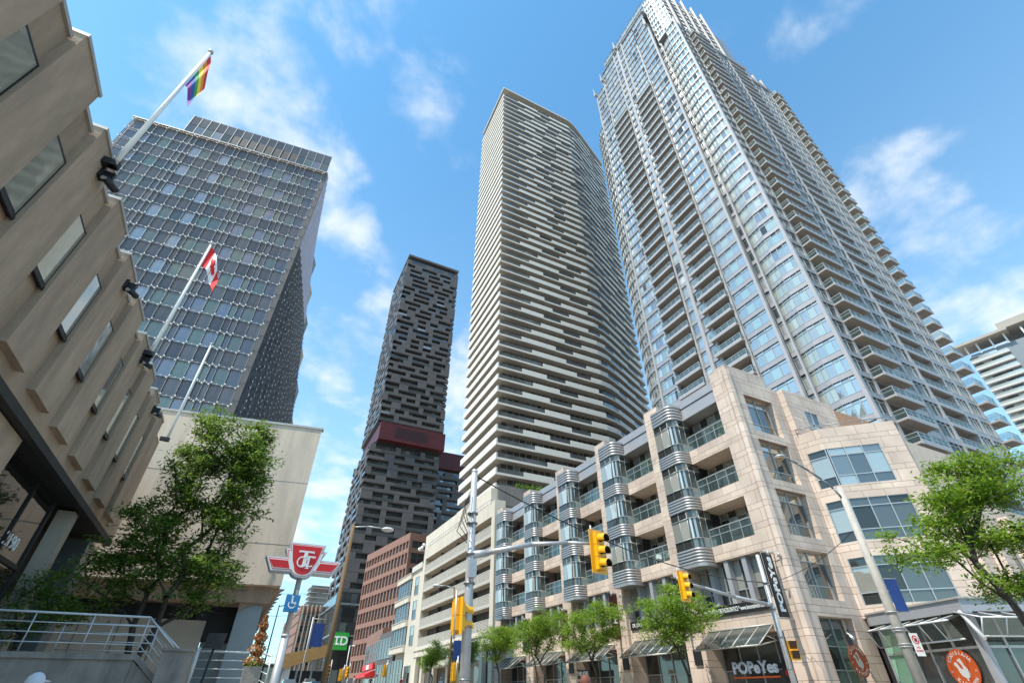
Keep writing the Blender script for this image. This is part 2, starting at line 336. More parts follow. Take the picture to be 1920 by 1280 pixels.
K['orange']=mat('emblem_orange',(.70,.12,.025),.5,var=.05)
K['lensoff']=mat('dark_signal_lens',(.03,.012,.01),.2,var=.2)
# ================================================================ setting
YB=[-400,20,110,3000]
def gz(y): return 0 if y<20 else min(2.7,.03*(y-20))
def sheet(x0,x1,dz,y0=-400,y1=3000):
    m=MB(); ys=[y for y in YB if y0<y<y1]; ys=[y0]+ys+[y1]
    for a,b in zip(ys,ys[1:]): m.face([(x0,a,gz(a)+dz),(x1,a,gz(a)+dz),(x1,b,gz(b)+dz),(x0,b,gz(b)+dz)])
    return m
struct('ground',sheet(-2500,2500,-.02),K['earth'])
struct('road',sheet(6.8,20.3,.0,y1=700),K['asphalt'])
def curbwalk(x0,x1):
    m=sheet(x0,x1,.13,y1=700)
    for x in (x0,x1):
        ys=[-400,20,110,700]
        for a,b in zip(ys,ys[1:]): m.face([(x,a,gz(a)-.02),(x,b,gz(b)-.02),(x,b,gz(b)+.13),(x,a,gz(a)+.13)])
    return m
struct('sidewalk_west',curbwalk(-12,6.8),K['paving']); struct('sidewalk_east',curbwalk(20.3,60),K['paving'])
m=MB()
for k in range(60):
    y=-40+k*6
    for x in (10.1,17): m.face([(x,y,gz(y)+.004),(x+.12,y,gz(y)+.004),(x+.12,y+3,gz(y+3)+.004),(x,y+3,gz(y+3)+.004)])
for x in (13.4,13.65):
    ys=[-60,20,110,400]
    for a,b in zip(ys,ys[1:]): m.face([(x,a,gz(a)+.004),(x+.11,a,gz(a)+.004),(x+.11,b,gz(b)+.004),(x,b,gz(b)+.004)])
struct('road_markings',m,K['paint'])

# ================================================================ left precast office
t=thing('office_building','brown precast office with stepped window panels and dark soffit, at the left edge','building',(-10,18,0))
X0=-6.72; FW=F(X0,0,0,1)   # east facade, seen from the street: u=+Y, d=+X
m=MB(); m.box(-20,X0,-14,31.2,7.76,13.05); m.build('wall',K['brown'],t)
mp=MB(); wn=[]
pans=[]
for k in range(-4,9):
    y0=8.18+2.43*k; pans.append((y0,y0+1.48))
for y0,y1 in pans:
    mm=MB(); mm.fb(FW,y0,y1,-.01,.21,8.13,13.36); mm.fb(FW,y0-.02,y1+.02,-.3,.25,13.36,13.46,1); mm.build('facade_panel',[K['brown2'],K['coping']],t)
for i in range(len(pans)-1): cop=MB(); cop.fb(FW,pans[i][1]+.021,pans[i+1][0]-.021,-.3,.07,13.051,13.16); cop.build('coping',K['coping'],t)
for i in range(len(pans)-1):
    a,b=pans[i][1],pans[i+1][0]; mm=MB()
    mm.fb(FW,a+.002,b-.002,.002,.11,9.75,11.8,1); mm.fq(FW,a+.10,b-.06,.116,9.86,11.72,0)
    mm.fb(FW,a+.02,b-.02,.11,.15,9.68,9.78,1)
    mm.build('window',[K['oldglass'],K['black']],t)
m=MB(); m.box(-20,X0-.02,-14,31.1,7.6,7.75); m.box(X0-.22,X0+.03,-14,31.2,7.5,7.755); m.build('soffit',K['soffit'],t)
m=MB(); m.box(-9.2,-6.95,-14,17.6,2.4,7.47); m.build('recessed_wall',K['brown2'],t)
m=MB()
FG=F(-7.4,0,0,1)
m.fq(FG,17.7,21.4,0,2.6,5.05); m.fq(FG,21.5,23.7,0,2.6,5.05); m.fq(FG,17.7,21.4,0,5.2,7.45); m.fq(FG,21.5,23.7,0,5.2,7.45)
m.build('entrance_glass',K['darkglass'],t)
m=MB()
for u in (17.6,21.4,23.7): m.fb(FG,u,u+.1,-.1,.06,2.5,7.47)
m.fb(FG,17.7,23.7,-.1,.05,5.05,5.2); m.build('entrance_frame',K['black'],t)
text_mb('2190',FG,21.95,5.62,.40,.03,width=1.25).build('address_number',K['white'],t)
m=MB(); m.box(-7.55,-7.0,25.0,25.6,2.4,7.47); m.build('column',K['tan'],t)
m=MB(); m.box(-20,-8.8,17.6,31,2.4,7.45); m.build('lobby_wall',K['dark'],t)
m=MB(); m.box(-8.4,-7.2,29.6,31,2.4,7.4); m.box(-8.78,-8.4,26,31,2.4,4.6); m.build('rear_wall',K['greymetal'],t)
# flagpoles and floodlights
def flagpole(y,zt,label,r=.075):
    t=thing('flagpole',label,'flagpole',(-6.2,y,13.0),'flagpoles on the brown office roof edge')
    m=MB(); m.tube((-6.28,y,12.9),(-6.28,y,zt),r,r*.6,12); m.build('pole',K['white'],t)
    m=MB(); m.ball((-6.28,y,zt+.08),.09); m.build('finial',K['coping'],t)
    m=MB(); m.box(-6.6,-6.15,y-.1,y+.1,12.9,13.1); m.build('bracket',K['black'],t); return t
flagpole(11.35,19.8,'white flagpole flying the rainbow flag, nearest of three')
flagpole(21.2,19.7,'white flagpole flying the red and white maple leaf flag')
flagpole(30.4,19.5,'bare white flagpole without any flag, farthest of three')
for i,(y,lb) in enumerate(((11.6,'black floodlight on the roof edge below the rainbow flag'),(16.4,'black floodlight between the first two flagpoles'),(21.3,'black floodlight at the foot of the maple leaf flagpole'),(26.2,'black floodlight on the roof edge, farthest along the brown office'))):
    t=thing('floodlight',lb,'floodlight',(-6.2,y,12.6),'floodlights along the brown office roof edge')
    m=MB(); m.tube((-6.3,y-.15,12.54),(-6.15,y+.3,12.62),.095,.095,12); m.build('lamp_housing',K['black'],t)
    m=MB(); m.box(-6.5,-6.2,y-.04,y+.04,12.62,12.9); m.box(-6.5,-6.42,y-.12,y+.12,12.6,12.95); m.build('arm',K['black'],t)
    m=MB(); m.tube((-6.301,y-.152,12.54),(-6.302,y-.156,12.54),.08,.08,12); m.build('lens',K['coping'],t)
def flag(name,label,hoist_top,hh,dirs,mats,fn,n=26,mrows=18):
    """cloth grid; s along the fly, t down the hoist"""
    ht=Vector(hoist_top); v=[];f=[];mi=[]
    L,dx,dy,dz,wv=dirs
    for j in range(mrows+1):
        for i in range(n+1):
            s=i/n; tt=j/mrows
            p=ht+Vector((0,0,-hh*tt*(1-.35*s)))+Vector((dx,dy,dz))*L*s+Vector((0,0,-.55*L*s*s))
            p+=Vector((.25*wv*math.sin(6*s+1.5*tt)*s, wv*math.sin(9*s+2.2*tt)*(.25+s),.05*math.sin(7*s)*s))
            v.append(tuple(p))
    m=MB(); m.v=v
    for j in range(mrows):
        for i in range(n):
            a=j*(n+1)+i; m.f.append((a,a+n+1,a+n+2,a+1)); m.m.append(fn((i+.5)/n,(j+.5)/mrows)); m.sm.append(True)
    return tag(m.build(name,mats),label,'flag')
prc=[(.55,.03,.03),(.75,.22,.03),(.8,.6,.05),(.06,.30,.10),(.03,.10,.35),(.20,.04,.28)]
prm=[mat('flag_stripe',c,.8,var=.1) for c in prc]
flag('rainbow_flag','rainbow flag drooping from the nearest flagpole',(-6.22,11.35,19.7),2.2,(1.25,.42,-.08,-1.15,.09),prm,lambda s,t:min(5,int(t*6)))
LEAF=[(0,.42),(.08,.28),(.16,.32),(.13,.12),(.27,.24),(.30,.17),(.44,.19),(.38,.07),(.43,.02),(.22,-.14),(.24,-.22),(.03,-.18),(.03,-.40)]
LEAF=LEAF+[(-x,y) for x,y in LEAF[::-1]]
def inpoly(x,y,P):
    c=False; n=len(P)
    for i in range(n):
        x1,y1=P[i]; x2,y2=P[(i+1)%n]
        if (y1>y)!=(y2>y) and x<(x2-x1)*(y-y1)/(y2-y1)+x1: c=not c
    return c
fr=mat('flag_red',(.62,.012,.015),.8,var=.08); fw=mat('flag_white',(.75,.74,.72),.8,var=.05)
flag('maple_leaf_flag','red and white maple leaf flag drooping from the middle flagpole',(-6.22,21.2,19.6),1.35,(1.9,.52,-.1,-.55,.13),[fr,fw],
     lambda s,t:0 if (s<.25 or s>.75 or inpoly((s-.5)*2.0,(.5-t),LEAF)) else 1,60,34)

# ================================================================ screened glass office tower
t=thing('glass_office_tower','dark glass office tower behind a net of white studs and cables','building',(-14,50,0))
FS=F(-5.2,43.7,.994,-.11)   # u runs right; facade spans u=-22..0
m=MB(); m.prism([FS.p(-22,-.4,0)[:2],FS.p(0,-.4,0)[:2],(-8.0,56),(-28,62)],0,56.2); m.build('wall',K['darkpanel'],t)
cols=[]; u=-.5; seq=[1.07,1.06,.53,.58,1.05,1.1,1.1,.58,.57,1.2,.98,.49,1.0,1.03]; 
us=[u]
i=0
while us[-1]>-22: us.append(us[-1]-seq[i%len(seq)]); i+=1
rows=[56.0-1.8*k for k in range(20)]+[20]
mg=Many('window_pane_row',[K['siglass'],K['sispan']],t,60)
blue=mat('painted_sky_reflection',(.35,.60,.85),.03,1,var=0)  # reflection of the sky put into the pane as a blue base colour
for k in range(len(rows)-1):
    mm=MB(); z1,z0=rows[k],rows[k+1]
    for a,b in zip(us,us[1:]):
        mm.fq(FS,max(b,-22)+.03,a-.03,0,z0+.03,z1-.03,1 if k%2==0 else 0,.012)
    mm.build('window_row',[K['siglass'],K['sispan']],t)
m=MB(); 
m.fb(FS,-.5,0,-.38,.02,14,56.3); m.build('corner_panel',K['darkpanel'],t)
m=MB(); mmc=MB()
for uu in us[:-1]:
    m.fb(FS,uu-.010,uu+.010,.22,.244,20,56)
for z in rows[:-1]:
    m.fb(FS,-22,-.4,.246,.268,z-.011,z+.011)
    for uu in us[:-1]:
        for oz in (-.1,.1):
            for ou in (-.09,.09):
                if (ou>0)==(oz>0): mmc.fb(FS,uu+ou-.052,uu+ou+.052,.27,.33,z+oz*1.2-.048,z+oz*1.2+.048)
    for a,b in zip(us,us[1:]):
        if b>-22: mmc.fb(FS,(a+b)/2-.03,(a+b)/2+.03,.27,.33,z-.03,z+.03)
m.build('cable_net',K['cable'],t); mmc.build('cable_studs',K['white'],t)
mm=MB(); mm.fq(FS,-12.0,-10.4,.03,24.6,26.0); mm.build('sky_tinted_window',blue,t,'window pane with a blue sky reflection in its colour')
m=MB(); m.fb(FS,-22,0,-.6,.3,56.3,56.42); m.build('coping',K['coping'],t)
# penthouse
m=MB(); m.prism([FS.p(-17.2,-.5,0)[:2],FS.p(-.4,-.5,0)[:2],FS.p(-2.4,-10,0)[:2],FS.p(-17.2,-12,0)[:2]],56.2,60.9)
m.build('penthouse',K['darkpanel'],t)
m=MB()
for k in range(17):
    a=-17.2+k*.99
    if 5<=k<=12: m.fq(FS,a+.08,a+.95,-.48,59.2,60.8,1,.01); m.fq(FS,a+.08,a+.95,-.48,56.9,57.6,0,.01)
    else: m.fq(FS,a+.08,a+.95,-.48,56.9,58.9,0,.01); m.fq(FS,a+.08,a+.95,-.48,59,60.8,1,.01)
    m.fb(FS,a,a+.06,-.5,-.42,56.76,60.95,2)
m.build('penthouse_window',[K['siglass'],K['sispan'],K['coping']],t)
m=MB(); m.fb(FS,-12.2,-4.4,-.495,-.475,57.6,59.2); m.build('louvre_opening',K['dark'],t)
# leaning east side screen
def lerp(a,b,s): return tuple(a[i]+(b[i]-a[i])*s for i in range(3))
A0,A1=(-5.17,43.7,14),(-5.17,43.7,56.3); B0,B1=(1.6,62,14),(-5.0,57,56.3)
m=MB(); m2=MB(); nn=64
for i in range(26):
    for k in range(nn):
        s0,s1=i/26,(i+1)/26; h0,h1=k/nn,(k+1)/nn
        def P(s,h): p=lerp(lerp(A0,A1,h),lerp(B0,B1,h),s); return (p[0]+.16*((round(s*26))%2),p[1],p[2])
        tgt=m2 if h0>.66 else m
        tgt.face([P(s0,h0),P(s1,h0),P(s1,h1),P(s0,h1)])
m2.build('upper_side_screen',K['silil'],t)
random.seed(3)
for i in range(14):
    for k in range(44):
        s=(i+.5)/14; h=k/66; 
        if h>.65: continue
        p=lerp(lerp(A0,A1,h),lerp(B0,B1,h),s+random.uniform(-.02,.02)); c=Vector(p)+Vector((.22,0,0)); r=random.uniform(.03,.075)
        m.box(c.x-.02,c.x+.05,c.y-r,c.y+r,c.z-r*1.6,c.z+r*1.6,1)
m.build('side_screen',[K['sidark'],K['steel']],t)
for k in range(8):
    h=.97-.118*k; p=lerp(B0,B1,h); q=lerp(B0,B1,h-.105); r=lerp(A0,A1,h)
    m=MB(); e=.5+.4*h
    a=(p[0]-.1,p[1]-.3,p[2]); b=(p[0]+e,p[1]+1.0,p[2]-1.6); c=(q[0]-.1,q[1]-.3,q[2]); d=(p[0]-.1,p[1]+2.4,p[2]); e2=(q[0]-.1,q[1]+2.4,q[2])
    m.face([a,c,b]); m.face([a,b,d]); m.face([b,c,e2]); m.face([b,e2,d]); m.build('terrace_awning',K['tan'] if k%2 else K['greymetal'],t)
m=MB(); m.fb(FS,-22,-6.5,.6,1.2,18.8,22.0); m.build('ledge',K['greymetal'],t)

# ================================================================ beige concrete box building
t=thing('concrete_building','blank beige concrete block overhanging a dark undercroft behind the tree','building',(-4,36,0))
FB=F(1.6,32,.987,-.163)
m=MB(); m.prism([FB.p(-17,0,0)[:2],(1.6,32),(1.75,60),(-15,60)],6.5,16.0); m.build('wall',K['beigeconc'],t)
m=MB(); m.fb(FB,-17,.08,-.35,.06,16.0,16.14); m.build('coping',K['coping'],t)
m=MB(); m.fb(FB,-17,-.02,.002,.012,8.62,8.66,0); m.fb(FB,-17,-.02,.002,.012,12.3,12.325,0); [m.fb(FB,q,q+.03,.002,.014,6.5,16,0) for q in (-10.2,-7.0,-3.8)]; m.build('joint',K['tan'],t)
for k in range(16):
    y=33+k*1.7; m=MB(); m.hexa([(-.2,y,5.3),(1.62,y,6.3),(1.62,y+.5,6.3),(-.2,y+.5,5.3),(-.2,y,6.49),(1.9,y,6.49),(1.9,y+.5,6.49),(-.2,y+.5,6.49)]); m.build('soffit_rib',K['brown'],t)
m=MB(); m.prism([FB.p(-17,-.6,0)[:2],FB.p(-.4,-.6,0)[:2],(1.2,60),(-15,60)],5.7,6.499); m.build('soffit',K['brown2'],t)
m=MB(); m.box(-14,-1.6,34.6,35.2,0.4,4.9); m.build('undercroft_wall',K['tan'],t)
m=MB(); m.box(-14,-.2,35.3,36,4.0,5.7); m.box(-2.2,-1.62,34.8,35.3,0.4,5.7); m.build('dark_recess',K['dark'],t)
m=MB(); m.box(-.2,1.0,33.3,34.5,.4,5.69); m.build('column',K['greymetal'],t)
m=MB(); m.box(-1.6,.2,36,37,.4,5.69); m.build('column',K['greymetal'],t)
for x in (-12.3,-10.8,-9.3,-7.8,-6.3,-4.8,-3.3):
    pass
m=MB(); 
for x in (-12.3,-10.6,-8.9,-7.2,-5.5,-3.8): m.box(x,x+.03,34.585,34.6,.5,4.9)
m.build('wall_joint',K['soffit'],t)

# ================================================================ charcoal condo towers
def charcoal(t,x0,x1,y0,y1,z0,z1,prot,fh=3.25,sd=1,lim=48,shift=0):
    m=MB(); m.box(x0+1.2,x1-1.2,y0+1.2,y1-.2,z0,z1); m.build('core_wall',K['ebglass'],t)
    mc=Many('cladding_panel',K['ebclad'],t,lim); mg=Many('balcony_glass',K['ebrail'],t,lim); ms=MB(); mw=MB()
    rnd=random.Random(sd); nf=int((z1-z0)/fh)
    for fi,(f,L) in enumerate(((F(x0,y0,1,0),x1-x0),(F(x0,y1,0,-1),y1-y0))):
        nb=round(L/2.1); bw=L/nb
        for k in range(nf):
            z=z0+k*fh; ms.fb(f,0,L,-1.19,-.02,z-.12,z+.12)
            u=0; i=0; off=rnd.choice((0,1,2,3)); i=-off
            while i<nb:
                solid=rnd.choice((1,1,2,2)); op=rnd.choice((2,3,4,4))
                a,b=max(i,0),min(i+solid,nb)
                if b>a:
                    mm=MB(); mm.fb(f,a*bw,b*bw,-.35,prot,z+.13,z+fh-.13+rnd.uniform(.1,.24)); mc.add(f.p((a+b)/2*bw,0,z+1.5),mm,b-a)
                i+=solid; a,b=max(i,0),min(i+op,nb)
                if b>a:
                    mm=MB()
                    if rnd.random()<.42: mm.fb(f,a*bw,b*bw,prot-.12,prot-.06,z+.13,z+1.25); mg.add(f.p((a+b)/2*bw,0,z+.6),mm,b-a)
                    else: mm.fb(f,a*bw,b*bw,-.3,prot-.04,z+.13,z+1.35); mc.add(f.p((a+b)/2*bw,0,z+.6),mm,(b-a)*.5)
                    for q in range(a,b):
                        mw.fq(f,q*bw+.08,(q+1)*bw-.08,-1.1,z+.3,z+fh-.3,0,.02)
                i+=op
    mc.done(); mg.done(); ms.build('floor_slabs',K['ebclad'],t); mw.build('window_wall',K['ebglass'],t)
t=thing('condo_tower','tall charcoal condo tower with a dark red band partway up','building',(44,205,0))
charcoal(t,29.2,59.2,189,222,30,86.6,.2,sd=4); charcoal(t,30.4,59.5,187.6,221,95.6,196,.2,sd=9)
m=MB(); m.box(30.3,59.6,187.4,221,196,197.2); m.box(33,57,190,218,197.2,199.5); m.build('roof',K['ebclad'],t)
m=MB(); m.box(31.4,60.2,186.4,220.5,86.8,94.6); 
for k in range(40): m.box(38+k*.36,38.14+k*.36,186.36,186.4,88.3,93.2,1)
m.build('red_band',[K['ebred'],K['black']],t)
m=MB(); m.box(31,59,188.6,221,94.6,95.6); m.box(31.5,59,189.5,221,86,86.8); m.build('recessed_floor',K['ebglass'],t)
m=MB(); m.box(27.8,59,187.2,222,2,29.8); m.build('podium',K['black'],t)
m=MB(); f=F(27.8,187.2,1,0); f2=F(27.8,222,0,-1)
for k in range(14):
    for j in range(6): m.fq(f,.3+k*2.1,2.3+k*2.1,.03,4+j*4.3,8.0+j*4.3,0,.02)
    for j in range(6): m.fq(f2,.3+k*2.3,2.5+k*2.3,.03,4+j*4.3,8.0+j*4.3,0,.02)
m.build('podium_window',K['ebglass'],t)
m=MB(); m.box(27.4,60,186.7,222,26.0,26.6); m.box(27.4,60,186.7,222,17.0,17.5); m.build('podium_canopy',K['greymetal'],t)
t=thing('condo_tower','shorter charcoal condo tower with dark red cap, half hidden behind the striped tower','building',(76,228,0))
charcoal(t,66,88,214,240,4,90,.3,sd=12,lim=30)
m=MB(); m.box(65.4,88.5,213.3,240,90,98.5); m.build('red_band',K['ebred'],t)
# bank sign
t=thing('bank_sign','green square bank sign with white letters on the dark podium corner','sign',(28.5,186,14))
m=MB(); m.box(28.6,33.2,184.4,186.6,13.2,17.9); m.build('sign_box',K['green'],t)
text_mb('TD',F(28.6,184.4,1,0),2.3,15.5,2.4,.02,.03,bold=.03).build('letters',K['white'],t)
text_mb('TD',F(28.6,186.6,0,-1),1.1,15.5,2.0,.02,.03,width=1.7).build('letters',K['white'],t)

# ================================================================ striped balcony tower
t=thing('condo_tower','tall condo tower striped with staggered pale balcony parapets','building',(60,90,0))
OUT=[(36.6,80.3),(65.2,80.3),(68.4,80.9),(71.4,82.1),(90,90.6),(90,101.4),(37.0,101.4)]
INN=[(38.5,82.3),(67.9,82.4),(88,91.5),(88,99.5),(38.8,99.5)]
zb=36.0-3.08*2; NF=51
m=MB(); m.prism(INN,14,190.5); m.build('core_wall',K['stsoff'],t)
fs=F(38.5,82.3,29.4,.1); fs2=F(67.9,82.4,20.1,9.1); fwst=F(38.8,99.5,-.3,-17.2)
mw=MB()
for k in range(NF):
    z=zb+3.08*k
    for f,L in ((fs,29.4),(fs2,22),(fwst,17.2)):
        n=int(L/1.45)
        for i in range(n): mw.fq(f,i*L/n+.06,(i+1)*L/n-.06,.04,z+.35,z+2.85,0,.015)
mw.build('window_wall',K['stglass'],t)
SEG=[]
for (ax,ay),(bx_,by_) in zip(OUT[:4],OUT[1:5]): SEG.append((F(ax,ay,bx_-ax,by_-ay),math.hypot(bx_-ax,by_-ay)))
so_=SEG[0][0]; sw=F(37.0,101.4,-.4,-21.1)
Lw=21.1; LT=sum(q[1] for q in SEG)
rnd=random.Random(5); starts=[6.2,9.0,6.2,11.8,9.0,6.2,9.0,11.8]
mgl=Many('balustrade_glass',K['stglass'],t,96)
for k in range(NF):
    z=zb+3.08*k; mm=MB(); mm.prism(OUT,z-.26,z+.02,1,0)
    # west side: solid parapet all along, returned around the corner
    mm.fb(sw,0,Lw,-.16,.012,z-.30,z+1.12,0); mm.fb(so_,0.17,.34,-.9,.0,z+.02,z+1.12,0)
    [mm.fb(q[0],.02,q[1],-.16,.010,z-.28,z+.16,0) for q in SEG]
    runs=[]; p=starts[k%8]; q=rnd.choice((7.0,8.5,9.5,6.5)); gaps=[(.3,p)]
    while p<LT:
        runs.append((p,min(p+q,LT))); g=p+q; p=g+rnd.choice((4.2,5.2,6.0)); gaps.append((g,min(p,LT))); q=rnd.choice((7.0,8.5,9.5,10.5))
    def seg(lst,fn):
        for a,b in lst:
            o_=0
            for f_,l_ in SEG:
                a2,b2=max(a-o_,0),min(b-o_,l_)
                if b2>a2+.01: fn(f_,a2,b2)
                o_+=l_
    seg(runs,lambda f,a,b: mm.fb(f,a,b,-.16,.03,z-.28,z+1.12,0) if b>a else None)
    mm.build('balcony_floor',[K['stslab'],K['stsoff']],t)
    def _g(f,a,b):
        g=MB(); g.fb(f,a,b,-.10,-.06,z+.16,z+1.08,0); mgl.add(f.p((a+b)/2,0,z),g,b-a)
    seg(gaps,_g)
mgl.done()
m=MB(); m.prism(OUT,189.6,190.3,1,0); m.prism([(44,84),(70,84),(84,92),(84,99),(44,99)],190.3,193.8,2); m.build('roof',[K['stslab'],K['stsoff'],K['tan']],t)
m=MB(); m.box(32.5,62,70,104,8,29.6); m.build('podium',K['podgrey'],t)
m=MB(); m.box(31.4,32.49,70.4,104,8,29.0); m.build('podium_side_panel',K['garage'],t)
t=thing('roof_hedge','low green hedge on the grey podium terrace under the striped tower','hedge',(46,70.5,29.6))
rr=random.Random(8); mm=MB()
for i in range(2600):
    c=Vector((rr.uniform(36,58),rr.uniform(69.9,71.0),29.6+abs(rr.gauss(0,.42)))); a=rr.uniform(0,6.28); s=.16
    d1=Vector((math.cos(a),math.sin(a),rr.uniform(-.5,.5)))*s; d2=Vector((-math.sin(a)*.4,math.cos(a)*.4,rr.uniform(.3,1)))*s
    mm.face([c-d1,c-d2,c+d1,c+d2])
mm.build('foliage',K['leaf_dark'],t)
m=MB()
for i in range(30): x=36.5+i*.75; m.tube((x,70.5,29.55),(x+rr.uniform(-.2,.2),70.5,30.1),.02,.01,4)
m.build('stem',K['bark'],t)
# ================================================================ big glass condo tower
random.seed(11)
t=thing('glass_condo_tower','huge silver glass condo tower with stacked grey balconies, tallest at right','building',(70,40,0))
FH=2.95; Z0=.3
def zf(k): return Z0+FH*k
def topk(z): return int((z-Z0)/FH)
band=MB(); wr={}
def wall_run(f,u0,u1,ks,npan,gm=0,inset=.10,style=0):
    """one storey-high window per level with a spandrel band between"""
    for k in ks:
        z=zf(k); mm=MB()
        band.fb(f,u0,u1,-.3,.0,z-.35,z+.42)
        if style==0: band.fb(f,u0,u1,-.02,.07,z-.36,z-.26)
        wpan=(u1-u0)/npan
        for i in range(npan):
            a=u0+i*wpan; mm.fq(f,a+.03,a+wpan-.03,-inset,z+.42,z+FH-.80,gm,.012); 
            mm.fq(f,a+.03,a+wpan-.03,-inset,z+FH-.76,z+FH-.45,gm,.006)
            mm.fb(f,a-.035,a+.035,-inset-.05,.0,z+.42,z+FH-.35,3)
        mm.fb(f,u0,u1,-inset-.05,.03,z+.40,z+.46,3); mm.fb(f,u0,u1,-inset-.05,-.02,z+FH-.80,z+FH-.75,3)
        mm.fb(f,u0,u1,-.28,-.04,z+FH-.45,z+FH-.36,4)  # near-black strip painting a shadow line above the window
        winM.add(f.p((u0+u1)/2,0,z+1.5),mm,(u1-u0))
K['balsof']=mat('balcony_soffit_shade',(.25,.215,.185),.9,var=.06)  # slab underside darkened in colour to stand for its shade
WM=[K['rtglass'],K['rtshade'],K['rtgreen'],K['mull'],K['dark']]
winM=Many('window',WM,t,97)
bal=[]
def balcony(f,u0,u1,d,z,par,side=True):
    """slab with front and side glass rails; own part with railing sub-part"""
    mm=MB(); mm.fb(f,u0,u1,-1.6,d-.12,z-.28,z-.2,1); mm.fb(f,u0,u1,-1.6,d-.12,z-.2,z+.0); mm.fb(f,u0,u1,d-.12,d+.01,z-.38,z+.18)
    g=MB(); g.fb(f,u0+.03,u1-.03,d-.07,d-.05,z+.2,z+.98)
    r=MB(); r.fb(f,u0,u1,d-.10,d-.02,z+1.0,z+1.07)
    n=max(2,int((u1-u0)/1.1))
    for i in range(n+1): x=u0+.03+(u1-u0-.06)*i/n; r.fb(f,x-.025,x+.025,d-.09,d-.03,z+.18,z+1.0)
    r.fb(f,u0,u1,d-.08,d-.04,z+.58,z+.62)
    if d>.4 and side:
        for uu in (u0,u1-.05):
            r.fb(f,uu,uu+.05,0,d-.1,z+1.0,z+1.07); r.fb(f,uu,uu+.05,0,d-.1,z+.55,z+.6)
            r.fb(f,uu,uu+.05,.0,.06,z+.0,z+1.0); g.fb(f,uu+.015,uu+.03,.06,d-.1,z+.1,z+.95)
    c=f.p((u0+u1)/2,d,z); dist=(Vector(c)-Vector((0,0,CAMZ))).length; bal.append((seen(c)*(u1-u0+d)/dist**2,len(bal),mm,g,r))
W=F(57.0,61,0,-1)   # west face, u=61-y
def U(y): return 61-y
SF=F(58.1,24.2,1,0) # south face, u=x-58.1
core=MB()
core.box(58.7,90.2,26.2,56,0,zf(44)); core.box(61.2,90.2,56,60,0,zf(44)); core.box(57.6,86,24.9,57,0,2); core.box(59.6,88.6,25.7,57,zf(44),zf(50)); core.box(60.6,85.6,26,54,zf(50),zf(55)); core.box(61.6,80.0,27,50,zf(55),zf(58))
core.build('core_wall',K['rtband'],t)
# --- west face
lowk=4
wall_run(W,U(35.2)+.25,U(30.6),range(lowk,54),3)                      # bay between the notch and the second balconies
wall_run(W,U(53.9)+.2,U(49.8)-.2,range(lowk,52),4); wall_run(F(56.98,61,0,-1),U(50.6),U(49.8),range(52,54),1)                     # bay north of the first balconies
wall_run(W,U(43.7),U(42.3),range(lowk,54),1,0); wall_run(W,U(41.7),U(40.2),range(lowk,54),1,0)
wall_run(F(57.1,61,0,-1),U(39.9),U(35.3),range(43,54),4); wall_run(F(57.0,61,0,-1),U(49.6),U(44.0),range(43,54),5)
# recesses behind the balconies
rec=MB()
for (a,b) in ((35.2,40.0),(43.9,49.8)):
    rec.box(58.55,58.65,a,b,0,zf(44)); 
    for k in range(lowk,44):
        z=zf(k); mm=MB(); f=F(58.54,61,0,-1); n=4; w_=(b-a)/n
        for i in range(n): mm.fq(f,U(b)+i*w_+.04,U(b)+(i+1)*w_-.04,0.02,z+.1,z+FH-.35,1,.01)
        winM.add((57,(a+b)/2,z+1),mm,.2)
rec.build('recess_wall',K['stsoff'],t)
for k in range(lowk,44):
    balcony(W,U(49.75),U(43.95),.75,zf(k),t); 
    if k<43: balcony(W,U(40.6),U(35.25),.95,zf(k),t)
# curved north-west corner
pts=[]
for i in range(7):
    a=R(90*i/6*.62); pts.append((57.0+7.2*(1-math.cos(a)),53.9+7.2*math.sin(a)))
pts=pts[::-1]
for (p,q) in zip(pts,pts[1:]):
    f=F(p[0],p[1],q[0]-p[0],q[1]-p[1]); L=math.hypot(q[0]-p[0],q[1]-p[1]); wall_run(f,0,L,range(lowk,46),1,0,style=0)
# notch and kinked glass between the south-west corner and the notch
wall_run(F(57.75,30.4,0,-1),.1,1.0,range(lowk,46),1,1)
f1=F(58.1,29.3,-.25,-2.2); L1=math.hypot(.25,2.2); wall_run(f1,0,L1,range(lowk,46),3,2)
f2=F(57.85,27.1,.25,-2.9); L2=math.hypot(.25,2.9); wall_run(f2,0,L2,range(lowk,47),3,0)
# upper set-back crown
wall_run(F(58.9,30.4,.35,-2.3),0,2.3,range(47,57),3,0); wall_run(F(59.25,28.1,.9,-2.6),0,2.75,range(47,57),3,0); wall_run(F(60.2,25.5,1,0),0,20,range(47,57),14,1)
wall_run(F(59.4,50,0,-1),0,19,range(55,58),14,0)
